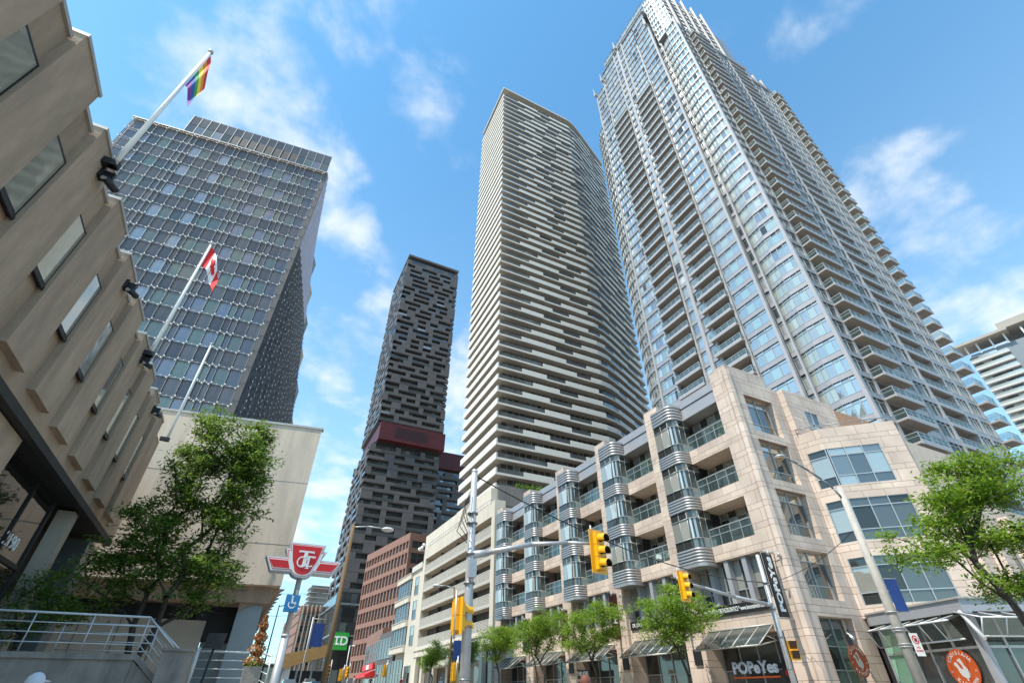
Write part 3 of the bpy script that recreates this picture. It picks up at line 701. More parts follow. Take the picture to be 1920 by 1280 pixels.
# piers
def pier(x0,x1,y0,y1,z1,z0=8): m=MB(); m.box(x0,x1,y0,y1,z0,z1); m.build('pier',K['rtpier'],t)
pier(56.75,57.35,30.2,30.62,zf(50)+2.5); pier(56.8,57.3,35.05,35.45,zf(50)); pier(56.8,57.3,39.9,40.25,zf(54)); pier(56.8,57.3,41.65,42.35,zf(54)+1.5)
pier(56.8,57.3,43.65,44.0,zf(54)); pier(56.75,57.4,49.65,50.05,zf(52)+2); pier(56.8,57.3,53.7,54.1,zf(52)); pier(57.85,58.35,23.95,24.4,zf(47)+1.2); pier(57.5,57.9,29.2,29.45,zf(46))
for (x,y,z) in ((56.9,30.4,zf(50)+2.5),(56.9,42,zf(54)+1.5),(56.9,49.85,zf(52)+2),(57,53.9,zf(52))):
    m=MB(); m.hexa([(x-.9,y-.35,z-1),(x+1.6,y-.35,z-1),(x+1.6,y+.35,z-1),(x-.9,y+.35,z-1),(x-1.0,y-.1,z+3.2),(x-.2,y-.1,z+.3),(x-.2,y+.1,z+.3),(x-1.0,y+.1,z+3.2)]); m.build('roof_fin',K['rtpier'],t)
# --- south face
def topS(x): return 58 if x<79.9 else 53 if x<85.6 else 49 if x<88.6 else 43
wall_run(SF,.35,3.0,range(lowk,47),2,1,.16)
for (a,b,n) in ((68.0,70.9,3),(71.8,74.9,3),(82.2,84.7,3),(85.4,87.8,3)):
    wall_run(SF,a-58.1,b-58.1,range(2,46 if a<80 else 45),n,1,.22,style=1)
for (a,b,d) in ((61.4,67.2,1.45),(75.6,81.4,.1),(88.2,91.0,1.3)):
    for k in range(3,46 if a<80 else 44): balcony(SF,a-58.1,b-58.1,d,zf(k),t)
m=MB()
for k in range(2,46):
    z=zf(k); m.box(58.3,90.3,24.25,24.5,z-.35,z+.4) 
    f=F(58.1,26.15,1,0)
m.build('spandrel_band',K['rtband'],t)
for k in range(3,46):
    z=zf(k)
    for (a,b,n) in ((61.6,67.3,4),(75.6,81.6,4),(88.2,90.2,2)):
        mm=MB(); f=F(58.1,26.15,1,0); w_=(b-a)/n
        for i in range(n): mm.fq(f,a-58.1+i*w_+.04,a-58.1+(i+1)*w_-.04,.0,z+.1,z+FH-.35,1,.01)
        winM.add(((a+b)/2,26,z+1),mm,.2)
for x in (61.15,67.35,70.95,75.0,81.5,84.75,87.85): 
    m=MB(); m.box(x,x+.85 if x in (67.35,) else x+.55,24.15,26.19,6,zf(46)); m.build('pier',K['rtpier'],t)
wall_run(F(58.1,25.4,1,0),4.0,20.5,range(46,56),14,1); wall_run(F(58.1,26,1,0),21,27,range(46,51),5,1)
m=MB(); m.box(61.0,82,24.0,26.3,zf(46)-.4,zf(46)+.5); m.box(81.6,90.6,24.0,26.3,zf(44)-.3,zf(44)+.5); m.box(57.9,60.8,24.3,30,zf(47)-.2,zf(47)+.1); m.box(57,62,30.3,50,zf(54)+.45,zf(54)+.6)
for x in (62,66,70,74,78): m.box(x,x+.3,24.9,25.5,zf(46),zf(58))
m.build('parapet',K['rtpier'],t)
winM.done(); band.build('spandrel_wall',K['rtband'],t)
bal.sort(key=lambda q:(-q[0],q[1])); rest=[MB(),MB(),MB()]
for i,(sc,_,a,b,c) in enumerate(bal):
    if i<98 and sc>0:
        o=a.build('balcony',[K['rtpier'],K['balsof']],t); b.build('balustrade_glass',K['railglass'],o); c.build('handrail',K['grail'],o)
    else: rest[0].add(a);rest[1].add(b);rest[2].add(c)
o=rest[0].build('balcony_field',[K['rtpier'],K['balsof']],t); o['kind']='stuff'
o2=rest[1].build('balustrade_glass_field',K['railglass'],t); o2['kind']='stuff'; o3=rest[2].build('handrail_field',K['grail'],t); o3['kind']='stuff'

# ================================================================ far right white slab tower
t=thing('apartment_tower','white banded apartment tower with long glass balconies, far right edge','building',(230,60,0))
fa=F(218.3,54.2,3.9,-20); L0=11.0
fb2=F(fa.p(L0,-3,0)[0],fa.p(L0,-3,0)[1],3.9,-20)
m=MB(); m.prism([fa.p(.8,-1.4,0)[:2],fa.p(60,-4.4,0)[:2],fa.p(60,-22,0)[:2],fa.p(.8,-22,0)[:2]],0,104); m.build('core_wall',K['greymetal'],t)
mb_=Many('balcony_slab',K['offwhite'],t,70); mw=MB(); mg=Many('balustrade_glass',K['rtgreen'],t,70)
for k in range(34):
    z=3+k*2.95
    for f,a,b in ((fa,0,L0),(fb2,.3,40)):
        s=MB(); s.fb(f,a,b,-1.5,0,z-.3,z+.55 if f is fa else z+.35); mb_.add(f.p((a+b)/2,0,z),s,1)
        g=MB(); g.fb(f,a+.1,b-.1,-.08,-.03,z+.5,z+1.3); mg.add(f.p((a+b)/2,0,z),g,1)
        n=int((b-a)/2.4)
        for i in range(n): mw.fq(f,a+i*(b-a)/n+.1,a+(i+1)*(b-a)/n-.1,-1.3,z+.3,z+2.5,0,.02)
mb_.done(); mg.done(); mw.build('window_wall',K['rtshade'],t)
m=MB(); m.prism([fa.p(-2.5,1.2,0)[:2],fa.p(14,1.2,0)[:2],fa.p(14,-8,0)[:2],fa.p(-2.5,-8,0)[:2]],107.6,108.6); m.prism([fa.p(12,0,0)[:2],fa.p(60,0,0)[:2],fa.p(60,-20,0)[:2],fa.p(12,-20,0)[:2]],108.8,111.5); m.build('roof_canopy',K['stsoff'],t)
for u in (.6,4,8,12,17,22): 
    m=MB(); m.fb(fa,u,u+.5,-1.6,-1.1,103.5,107.7); m.build('column',K['white'],t)

# ================================================================ beige stone podium building
t=thing('stone_podium_building','pink beige stone low-rise with curved glass bays and corner shops','building',(30,35,0))
SX=26.0; PW=F(SX,60,0,-1)
def V(y): return 60-y
ks=[0,1,2,3,4]
NB=[26.83+7.2*k for k in range(5)]   # north edge of each pier
PT=20.45
m=MB(); m.box(29.6,57,18.75,57,0,19.2); m.build('core_wall',K['stoneplain'],t)
# piers
for y in NB: m=MB(); m.box(25.72,29.6,y-1.55,y,0,PT); m.build('pier',K['stone'],t)
m=MB(); m.box(26.0,27.1,18.33,19.75,0,PT+.05); m.box(27.1,29.9,18.33,18.85,18.33,PT+.05); m.box(27.1,29.9,18.33,18.85,15.02,15.62); m.box(27.1,29.9,18.33,18.85,11.75,12.35)
m.box(27.1,29.9,18.33,18.85,8.30,9.05); m.box(27.1,29.9,18.33,18.85,4.96,5.8); m.box(29.9,31.2,18.33,18.85,0,19.6); m.box(27.1,29.2,18.85,19.75,18.33,PT+.05)
m.box(26.0,29.6,19.75,19.8,0,19.9)
m.build('corner_wall',K['stone'],t)
m=MB(); m.prism([(25.86,18.5),(26.0,18.3),(26.25,18.24),(26.25,18.6),(25.99,18.7)],0,PT-.3); m.build('corner_moulding',K['stone'],t)
m=MB(); m.box(31.0,36.6,17.9,22,12,19.55); m.box(36.6,41,17.92,22,12,19.2,1); m.build('upper_wall',[K['stone'],mat('orange_stucco',(.42,.23,.14),.85,var=.1)],t)
# windows of the south recess column
def framed(par,f,u0,u1,z0,z1,d,cols_,rails,gm,name='window',sill=True,sub=None):
    o=MB(); w_=.055
    fr_=[u0,u1,z0,z1]
    us_=[u0+(u1-u0)*c for c in [0]+cols_+[1]]; zs=[z0+(z1-z0)*c for c in [0]+rails+[1]]
    for i in range(len(us_)-1):
        for j in range(len(zs)-1): o.fq(f,us_[i]+.03,us_[i+1]-.03,d,zs[j]+.03,zs[j+1]-.03,0,.006)
    for u in us_: o.fb(f,u-w_/2,u+w_/2,d-.05,d+.07,z0,z1,1)
    for z in zs: o.fb(f,u0,u1,d-.05,d+.06,z-w_/2,z+w_/2,1)
    return o.build(name,[gm,K['mull']],par)
SS=F(26.0,18.33,1,0)
for (z0,z1) in ((15.63,18.32),(12.36,15.0),(9.06,11.74),(5.81,8.29)): framed(t,SS,1.12,3.88,z0,z1,-.42,[.5],[.28,.78],K['officeglass'])
framed(t,SS,1.12,3.88,.3,4.95,-.42,[.5],[.5,.72],K['shopglass'],'shop_window')
m=MB(); m.box(27.1,29.9,18.84,19.2,0,18.4); m.build('recess_back',K['dark'],t)
framed(t,F(31.0,17.9,1,0),1.5,2.9,16.7,18.1,.03,[.5],[.3],K['officeglass'])
# balcony bays (between each pier and the next, south to north)
spans=[(19.8,25.28)]+[(NB[i],NB[i+1]-1.55) for i in range(4)]
LV=[5.95,9.22,12.5,15.75]           # band bottoms
slatmat=[K['alu'],K['aludark']]
def bay_outline(y1,ext=0,n=8):
    """plan of a curved glass bay: starts at the pier (north), rounds off to the south"""
    r=.55; x0=24.95-ext; y0=y1-2.05-ext; pts=[(26.6,y1),(x0,y1)]
    for i in range(n+1):
        a=R(90*i/n); pts.append((x0+r-r*math.cos(a),y0+r-r*math.sin(a)))
    pts.append((26.6,y0)); return pts
for bi,(ya_,yb_) in enumerate(spans):
    ym=yb_-2.1
    for j,zb_ in enumerate([0,12.5,15.75]):
        top=zb_+ (1.0 if j==0 else .98)
        if j==0: m=MB(); m.box(26.0,29.6,ya_,yb_,8.33,9.23)
        else: m=MB(); m.box(26.0,29.6,ya_,ym+.3,zb_-.95,zb_)
        if j>=1 or True:
            m.build('spandrel_beam' if j else 'cornice_beam',K['stone'],t)
    # rebuild levels: balcony floors at 9.22.. tops
    for j,zb_ in enumerate((9.23,12.5,15.75)):
        zt=zb_; ht=2.3 if j<2 else 2.5
        rx=27.35 if j==2 else 27.75; f=F(rx,60,0,-1)
        o=MB(); n=5; L=ym+.3-ya_; u0=V(ym+.3)
        for i in range(n):
            a=u0+i*L/n; o.fq(f,a+.03,a+L/n-.03,0,zt,zt+1.85,0,.02); o.fq(f,a+.03,a+L/n-.03,0,zt+1.9,zt+ht,0,.02); o.fb(f,a-.03,a+.03,-.05,.06,zt,zt+ht,1)
        o.fb(f,u0,u0+L,-.05,.05,zt+1.85,zt+1.9,1)
        o.build('balcony_window',[K['bayglass'],K['mull']],t)
        fr=F(26.06,60,0,-1)
        r=MB(); r.fb(fr,V(ym),V(ya_),-.04,.02,zt+1.02,zt+1.08); r.fb(fr,V(ym),V(ya_),-.03,.0,zt+.62,zt+.66)
        n=4
        for i in range(n+1): x=V(ym)+(ym-ya_)*i/n; r.fb(fr,x-.02,x+.02,-.035,.01,zt,zt+1.05)
        o2=r.build('balcony_railing',K['grail'],t); g=MB(); g.fb(fr,V(ym),V(ya_)-.02,-.012,-.004,zt+.05,zt+.98); g.build('rail_glass',K['railglass'],o2)
    m=MB(); m.box(28.45,29.5,ya_,yb_,9.24,18.9); m.build('recess_wall',K['greymetal'],t)
    # grey metal fascia on top
    m=MB(); m.box(26.15,29.5,ya_,yb_,18.3,19.9); m.box(26.05,26.16,ya_,yb_,18.25,18.4,0); m.box(26.1,26.2,ya_,yb_,19.2,19.24,1); m.build('roof_fascia',[K['greyfascia'],K['dark']],t)
    # curved bay
    bo=MB(); bg=MB()
    y1=yb_; 
    o=thing_bay=None
    zlist=[(8.30,9.22),(11.55,12.48),(14.8,15.73),(18.2,19.45)]
    bt=t
    for bz,(z0,z1) in enumerate(zlist):
        m=MB(); n=5; h=(z1-z0)/n
        for q in range(n):
            m.prism(bay_outline(y1,.04),z0+q*h,z0+(q+.78)*h,0,0,True); m.prism(bay_outline(y1,.0),z0+(q+.78)*h,z0+(q+1)*h,1,1)
        if bz==0: m.prism(bay_outline(y1,.04),8.1,8.295,0)
        m.build('bay_metal_band',slatmat,t)
    bayo=t
    for (a,b) in ((9.22,11.55),(12.48,14.8),(15.73,18.2)):
        pl=bay_outline(y1,-.03,6); g=MB()
        cuts=[a,a+.55,b-.5,b]
        for (p,q) in zip(pl[1:],pl[2:]):
            seg=math.hypot(q[0]-p[0],q[1]-p[1]); nn=2 if seg>.9 else 1
            for s in range(nn):
                A=(p[0]+(q[0]-p[0])*s/nn,p[1]+(q[1]-p[1])*s/nn); B=(p[0]+(q[0]-p[0])*(s+1)/nn,p[1]+(q[1]-p[1])*(s+1)/nn)
                for z0,z1 in zip(cuts,cuts[1:]): g.face([(A[0],A[1],z0),(B[0],B[1],z0),(B[0],B[1],z1),(A[0],A[1],z1)],0,nn==1)
                if nn==2 and s: g.tube((A[0],A[1],a),(A[0],A[1],b),.018,n=5,m=1)
        for z in cuts[1:3]:
            P=[(x,y,z) for x,y in bay_outline(y1,.01,6)[1:]]; g.path(P,.024,5,1)
        for ii in (2,8): g.tube((pl[ii][0],pl[ii][1],a),(pl[ii][0],pl[ii][1],b),.024,n=5,m=1)
        g.build('bay_glass',[K['bayglass'],K['grail']],bayo)
    m=MB(); m.prism(bay_outline(y1,-.25),9.2,18.3); m.build('bay_core',K['dark'],t)
    # second storey windows, grey pilasters, sign strip
    f=F(26.55,60,0,-1)
    for i in range(4):
        L=(yb_-ya_)/4; a=V(yb_)+i*L; framed(t,f,a+.1,a+L-.1,5.98,8.3,0,[.5],[.3],K['bayglass'])
    m=MB()
    for i in range(1,4): m.box(26.1,26.5,ya_+i*(yb_-ya_)/4-.16,ya_+i*(yb_-ya_)/4+.16,5.96,8.33)
    m.build('pilaster',K['greyfascia'],t)
    m=MB(); m.box(26.0,29.6,ya_,yb_,4.35,5.95); m.build('spandrel_beam',K['stone'],t)
    # shop front + canopy
    f=F(27.0,60,0,-1)
    framed(t,f,V(yb_)+.1,V(ya_)-.1,.2,4.3,0,[.25,.5,.75],[.62],K['shopglass'],'shop_front')
    cyn=thing('glass_canopy',['sloped glass shop canopy nearest the street corner','sloped glass canopy above the dark doors, second from the corner','third sloped glass canopy from the corner, above the steak sign','fourth glass canopy along the stone shopfronts','fifth glass canopy, farthest along the stone shopfronts'][bi],'canopy',(26,(ya_+yb_)/2,4.6),'glass canopies over the shopfronts')
    a,b=ya_+.5,yb_-.35; g=MB(); g.hexa([(24.5,a,3.70),(25.98,a,4.68),(25.98,b,4.68),(24.5,b,3.70),(24.5,a,3.72),(25.98,a,4.70),(25.98,b,4.70),(24.5,b,3.72)]); g.build('glass',K['canopy'],cyn)
    r=MB(); 
    for i in range(6): y=a+(b-a)*i/5; r.tube((24.48,y,3.70),(26.0,y,4.70),.035,n=5)
    r.tube((24.48,a,3.70),(24.48,b,3.70),.045,n=5); r.tube((25.95,a,4.7),(25.95,b,4.7),.05,n=5)
    for y in (a,b): r.tube((24.5,y,3.70),(26.0,y,3.95),.03,n=5); r.tube((25.2,y,4.15),(26.0,y,3.95),.025,n=5)
    r.build('frame',K['coping'],cyn)
# wall pieces under the bays
# sign strips
def strip(y0,y1,txt,label,w=None):
    m=MB(); m.box(25.9,25.98,y0,y1,5.40,5.93); o=tag(m.build('sign_strip',K['black']),label,'sign',None)
    f=F(25.9,60,0,-1); text_mb(txt,f,V((y0+y1)/2),5.66,.24,.0,.008,width=w or (y1-y0)*.9).build('letters',K['white'],o)
strip(19.95,25.15,'INNOVATIVE ORTHODONTICS * www.innovativeortho.co','long black sign strip with white lettering, behind the right signal arm')
strip(26.95,32.3,'DR. JOHN YOO * ORTHODONTICS * www','black sign strip behind the tree, second from the corner')
# --- faceted corner volume
P0,P1,P2=(30.9,18.33),(31.3,16.8),(34.5,13.75)
t2f=[F(P0[0],P0[1],P1[0]-P0[0],P1[1]-P0[1]),F(P1[0],P1[1],P2[0]-P1[0],P2[1]-P1[1])]; L1=1.58; L2=4.42
ZW=[(12.1,14.5),(8.85,11.25),(5.6,8.0)]
m=MB()
zs=[(14.5,15.9),(11.25,12.1),(8.0,8.85),(5.0,5.6)]
for z0,z1 in zs: m.prism([P0,P1,P2,(38.5,15.25),(38.5,22),(30.95,22)],z0,z1)
for z0,z1 in ZW:
    f=t2f[0]; m.fb(f,0,.35,-.6,0,z0,z1); f=t2f[1]; m.fb(f,3.1 if z0>12 else 3.3,L2,-.8,-.001,z0,z1)
m.prism([(34.52,13.77),(38.5,15.27),(38.5,15.8),(34.6,14.5)],5,15.88)
m.build('facet_wall',K['stone'],t)
m=MB(); m.prism([(31.6,18),(31.9,17),(34.5,14.55),(38,15.7),(38,21),(31.6,21)],0,15); m.build('facet_core',K['dark'],t)
for z0,z1 in ZW:
    framed(t,t2f[0],.38,L1-.04,z0,z1,-.08,[],[.25,.8],K['bayglass'])
    framed(t,t2f[1],.1,3.08 if z0>12 else 3.28,z0,z1,-.08,[.33,.66],[.25,.8],K['officeglass'] if z0>12 else K['shopglass'])
m=MB(); m.path([(30.8,18.0,16.25),(31.5,16.95,16.25),(34.4,14.1,16.25)],.03,6)
for (x,y) in ((30.9,18.0),(31.5,16.95),(32.5,15.97),(33.5,14.98),(34.4,14.1)): m.tube((x,y,15.9),(x,y,16.25),.025,n=5)
m.build('roof_railing',K['greymetal'],t)
# east wing
m=MB(); m.box(34.95,52,13.2,22,0,10.9); m.build('east_wing_wall',K['stone'],t)
m=MB()
for x in (36.2,39.4,42.6,45.8): m.box(x,x+.9,12.7,13.19,0,10.2)
m.build('pilaster',K['stone'],t)
for x in (37.4,40.6,43.8): framed(t,F(34.55,13.19,1,0),x-34.55,x-34.55+1.7,6,9.3,.02,[.5],[.3],K['officeglass'])
# ground floor glass corner shop
G0,G1,G2=(30.75,17.95),(28.9,12.6),(33.5,10.4)
fg=[F(G0[0],G0[1],G1[0]-G0[0],G1[1]-G0[1]),F(G1[0],G1[1],G2[0]-G1[0],G2[1]-G1[1])]; LG=[5.66,5.1]
m=MB(); m.prism([G0,G1,G2,(40,10.4),(40,18),(31,18.2)],4.62,5.12); m.prism([(30.7,18.0),(28.8,12.55),(33.5,10.3),(40,10.3),(40,18),(31,18.25)],5.12,5.2,1)
m.build('shop_roof_fascia',[K['greyfascia'],K['coping']],t)
for f,L in zip(fg,LG):
    n=4
    for i in range(n):
        a=.15+i*(L-.3)/n; b=a+(L-.3)/n; o=MB()
        gm=1 if (f is fg[0] and i==0) else 0
        o.fq(f,a+.04,b-.04,-.25,.25,3.25,gm,.004); o.fq(f,a+.04,b-.04,-.25,3.35,4.6,gm if i else 1 if f is fg[0] else 0,.004)
        o.fb(f,a-.04,a+.04,-.32,-.17,.1,4.62,2); o.fb(f,a,b,-.32,-.17,3.25,3.35,2); o.build('shop_window',[K['shopglass'],K['greenglass'],K['mull']],t)
m=MB(); m.prism([(31.2,17.6),(29.4,12.9),(33.6,11.0),(39,11),(39,17.8)],0,4.6); m.build('shop_core',K['dark'],t)
m=MB(); f=fg[0]; m.fb(f,LG[0]-.15,LG[0]+.1,-.3,.0,0,4.62); m.build('corner_post',K['greyfascia'],t)
cy=thing('glass_canopy','curved clear glass canopy wrapping the corner restaurant entrance','canopy',(29.5,14,4),'glass canopies over the shopfronts')
def off(f,u,d,z): return f.p(u,d,z)
f=fg[0]; g=MB(); r=MB()
nC=6
for i in range(nC):
    a=.9+i*(4.9)/nC; b=a+4.9/nC
    g.face([off(f,a,1.15,4.25),off(f,b,1.15,4.25),off(f,b,.75,3.55) ,off(f,a,.75,3.55)]); g.face([off(f,a,1.15,4.25),off(f,b,1.15,4.25),off(f,b,-.1,4.55),off(f,a,-.1,4.55)])
    r.tube(off(f,a,1.15,4.25),off(f,a,.75,3.55),.03,n=5); r.tube(off(f,a,1.15,4.25),off(f,a,-.1,4.55),.03,n=5)
for (d,z) in ((1.15,4.25),(.75,3.55)): r.tube(off(f,.9,d,z),off(f,5.8,d,z),.035,n=5)
f=fg[1]
for i in range(5):
    a=-.4+i*1.05; b=a+1.05
    g.face([off(f,a,1.2,4.25),off(f,b,1.2,4.25),off(f,b,-.1,4.6),off(f,a,-.1,4.6)]); g.face([off(f,a,1.2,4.25),off(f,b,1.2,4.25),off(f,b,.8,3.6),off(f,a,.8,3.6)])
    r.tube(off(f,a,1.2,4.25),off(f,a,.8,3.6),.03,n=5); r.tube(off(f,a,1.2,4.25),off(f,a,-.1,4.6),.03,n=5)
for (d,z) in ((1.2,4.25),(.8,3.6)): r.tube(off(f,-.4,d,z),off(f,4.9,d,z),.035,n=5)
r.tube(off(fg[1],-.3,.1,4.6),off(fg[1],-.5,.95,3.5),.08,n=8)
g.build('glass',K['canopy'],cy); r.build('frame',K['rail'],cy)
# ================================================================ parking garage
t=thing('parking_garage','cream parking garage with open decks behind louvred parapets','building',(30,70,0))
PG=F(26.0,86.4,0,-1); LG_=86.4-56.9
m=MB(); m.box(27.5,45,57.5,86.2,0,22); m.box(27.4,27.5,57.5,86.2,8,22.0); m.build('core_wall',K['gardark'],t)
m=MB(); m.fb(PG,0,1.3,-1.5,0,0,22.05); m.build('pier',K['garage'],t); m=MB(); m.fb(PG,LG_-1.0,LG_+.02,-1.5,.03,0,22.3); m.build('pier',K['garage'],t)
m=MB(); m.fb(PG,1.3,LG_-1.0,-1.5,.02,20.35,22.1); m.build('roof_fascia',K['garage'],t)
lv=[19.25-2.64*k for k in range(5)]
for zi,z in enumerate(lv):
    m=MB(); m.fb(PG,1.31,LG_-1.01,-1.6,-.02,z-1.36,z-1.12); m.build('deck_slab',K['garage'],t)
    m=MB(); m.fb(PG,1.31,LG_-1.01,-.12,0,z-1.22,z-1.0); n=7; L=(LG_-2.4)/n
    for i in range(n+1):
        u=1.35+i*L; m.fb(PG,u-.07,u+.07,-.1,.035,z-1.2,z+.05)
    m.fb(PG,1.35,LG_-1.05,-.1,.02,z-.03,z+.05); m.build('parapet_frame',K['louvre'],t)
    for i in range(n):
        u=1.42+i*L; o=MB()
        for q in range(6): zz_=z-.94+q*.152; o.fb(PG,u,u+L-.14,-.09,-.01,zz_,zz_+.085)
        o.fb(PG,u,u+L-.14,-.11,-.095,z-1.0,z-.03,1)
        o.build('louvre_panel',[K['louvre'],K['stoneplain']],t)
        if i%2: 
            o=MB(); o.fb(PG,u+1.2,u+2.6,-.9,-.8,z-1.40,z-1.365); o.build('strip_light',K['white'],t)
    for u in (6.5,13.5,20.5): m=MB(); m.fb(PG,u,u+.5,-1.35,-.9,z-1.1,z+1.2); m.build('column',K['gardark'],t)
m=MB(); m.fb(PG,0,LG_,-1.5,.1,6.3,7.5); m.fb(PG,-.1,LG_+.1,-.2,.22,7.1,7.3); m.build('base_fascia',K['garage'],t)
m=MB(); m.fb(PG,0,LG_,-.6,-.55,.2,6.2); m.build('shop_front',K['shopglass'],t)
m=MB(); m.fb(PG,10,20,-.3,1.6,4.6,5.2); m.build('entrance_canopy',K['louvre'],t)
for u in (4,9.5,15,21,26): m=MB(); m.fb(PG,u,u+.8,-.5,.05,0,6.29); m.build('pier',K['garage'],t)
m=MB()
for i in range(26): u=.8+i*1.1; m.tube(PG.p(u,-.35,22.1),PG.p(u,-.35,23.0),.03,n=4)
for z in (22.5,23.0): m.tube(PG.p(.8,-.35,z),PG.p(28.3,-.35,z),.03,n=4)
m.build('roof_railing',K['greymetal'],t)
# ================================================================ small cream building
t=thing('cream_building','narrow four storey cream building with bay windows beside the garage','building',(30,94,0))
PB=F(26.2,101,0,-1)
m=MB(); m.box(27,40,86.6,101,0,18.9); m.box(26.2,27,86.6,92.5,0,20.0); m.build('wall',K['garage'],t)
for z in (18.6,14.9,11.2,7.5): m=MB(); m.fb(PB,-.3,8.6,-.8,.45,z-.1,z+.75); m.fb(PB,-.4,8.6,-.8,.55,z+.75,z+.85); m.build('bay_band',K['garage'],t)
for z in (15.8,12.1,8.4): framed(t,PB,.1,8.3,z,z+2.7,.15,[.2,.4,.6,.8],[.3],K['redglass']); framed(t,PB,10.6,12.6,z-.2,z+2.5,.03,[],[.5],K['bayglass'])
framed(t,PB,.3,7.5,2.6,6.4,-.1,[.25,.5,.75],[.5],K['shopglass']); framed(t,PB,9.5,12.8,2.6,5.4,.03,[.5],[],K['shopglass'],'shop_front')
m=MB(); m.fb(PB,8.5,14.5,-.8,.3,19.4,20.3); m.build('cornice',K['louvre'],t)
t=thing('dark_shop_building','low dark grey shop building squeezed between cream and red buildings','building',(30,107,0))
m=MB(); m.box(26.6,40,101.1,113,2,11.5); m.build('wall',K['ebclad'],t); f=F(26.6,113,0,-1)
for z in (3,7.2): framed(t,f,.6,11.2,z,z+3.2,.03,[.2,.4,.6,.8],[.6],K['redglass'])
# ================================================================ red granite office
t=thing('red_office_building','eight storey red granite office building with rows of dark windows','building',(32,135,0))
fr1=F(28.2,149.4,4.0,-29.0); LR=29.3; fr2=F(32.2,120.4,1,.1)
m=MB(); m.prism([(28.9,149.3),(32.8,121.1),(52,122),(52,150)],2,33.0); m.build('core_wall',K['gardark'],t)
m=MB()
for k in range(9):
    zt=33.9-3.48*k; zb2=zt-1.05 if k else zt-1.6
    for f,L in ((fr1,LR),(fr2,18)): m.fb(f,0,L,-.7,0,zb2 if k else 32.1,zt)
m.build('spandrel_wall',K['redstone'],t)
nW=14; cw=LR/nW
m=MB()
for i in range(nW+1): u=min(max(i*cw,.25),LR-.25); m.fb(fr1,u-.24 if i else 0,u+.24,-.6,-.03,2,33)
for u in (.35,4.5,9,13.5): m.fb(fr2,u-.34,u+.5,-.6,-.03,2,33)
m.build('pier',K['redstone'],t)
wm=Many('window',[K['redglass'],K['redstone']],t,97)
for k in range(9):
    z1=(32.1 if k==0 else 32.85-3.48*k); z0=33.9-3.48*(k+1)
    for i in range(nW):
        o=MB(); a=i*cw+.24; o.fq(fr1,a,a+cw-.48,-.3,z0,z1,0,.01); o.fb(fr1,a,a+cw-.48,-.3,-.26,z0+.65,z0+.7,1); wm.add(fr1.p(a,0,z0),o,1)
    for (a,b) in ((.9,4.1),(5.1,8.6),(9.6,13)):
        o=MB(); o.fq(fr2,a,b,-.3,z0,z1,0,.01); o.fb(fr2,(a+b)/2-.04,(a+b)/2+.04,-.3,-.2,z0,z1,1); wm.add(fr2.p(a,0,z0),o,1)
wm.done()
t=thing('red_low_building','low red granite annex with narrow windows in front of the red office','building',(29,120,0))
fl=F(28.5,134,-1.5,-20.6); LL=20.65
m=MB(); m.prism([(28.55,134),(27.05,113.5),(30.2,113.2),(32,134)],2,12.8); m.build('wall',K['redstone'],t)
for i in range(4): framed(t,fl,11+i*2.3,12.5+i*2.3,7.2,10.6,.03,[],[.5],K['redglass'])
for i in range(3): framed(t,fl,2+i*2.6,3.6+i*2.6,7.2,10.6,.03,[],[.5],K['redglass'])
m=MB(); m.fb(fl,.5,20,.02,.06,3,6); m.build('shop_front',K['shopglass'],t)
t=thing('shop_awning','bright red shop awning and sign at the foot of the red building','awning',(27.5,122,6))
m=MB(); m.fb(fl,3,17,.1,.5,5.9,6.9); m.build('sign_board',K['red'],t)
m=MB(); m.hexa([fl.p(2,1.9,4.6),fl.p(18,1.9,4.6),fl.p(18,.1,4.6),fl.p(2,.1,4.6),fl.p(2,1.9,4.9),fl.p(18,1.9,4.9),fl.p(18,.1,5.7),fl.p(2,.1,5.7)]); m.build('awning_cover',K['red'],t)
m=MB(); m.fb(fl,9,12.4,.5,.55,6.0,6.8); m.build('white_panel',K['white'],t)
# ================================================================ far street end
t=thing('brown_office_building','distant brown concrete office with curved vertical fins','building',(30,240,0))
m=MB(); m.box(21,36,230,300,2,30.5); m.build('wall',K['redstone'],t)
for k in range(9): 
    x=21.6+k*1.6; m=MB(); m.hexa([(x,229.2,2),(x+.45,229.2,2),(x+.45,230,2),(x,230,2),(x,228.6,30.8),(x+.45,228.6,30.8),(x+.45,230,30.8),(x,230,30.8)]); m.build('fin',K['tan'],t)
f=F(21,230,1,0)
for k in range(7): framed(t,f,.3,14.5,3.5+k*3.6,5.6+k*3.6,.03,[.2,.4,.6,.8],[],K['redglass'])
m=MB(); 
for k in range(8): m.box(20.9,21,230,299,3+3.6*k,3.3+3.6*k)
m.build('joint',K['soffit'],t)
t=thing('blue_condo_tower','hazy blue glass condo tower far down the street','building',(50,430,0))
m=MB(); m.box(42,56,420,436,0,68); m.build('wall',K['officeglass'],t); f=F(42,420,1,0); f2=F(42,436,0,-1)
for k in range(21):
    o=MB(); o.fb(f,-.8,14.8,-.8,.5,4+3.1*k,4.35+3.1*k); o.fb(f2,0,16,-.5,1.2,4+3.1*k,4.35+3.1*k); o.build('balcony_floor',K['rtpier'],t)
t=thing('construction_canopy','plywood construction canopy on posts above grey hoarding panels','hoarding',(13,120,2.7))
m=MB(); m.hexa([(9.6,118,5.6),(18.2,118,8.0),(18.2,124,8.0),(9.6,124,5.6),(9.6,118,8.0),(18.2,118,10.0),(18.2,124,10.0),(9.6,124,8.0)]); m.build('plywood_beam',mat('plywood',(.34,.20,.07),.8,var=.2,scale=2),t)
for x in (9.8,12.5,15.2,17.9): m=MB(); m.box(x,x+.35,118.3,118.7,2.4,7); m.build('post',K['greymetal'],t)
m=MB(); m.box(6.6,11.5,119,119.2,2.5,6.6); m.build('hoarding_panel',K['white'],t)
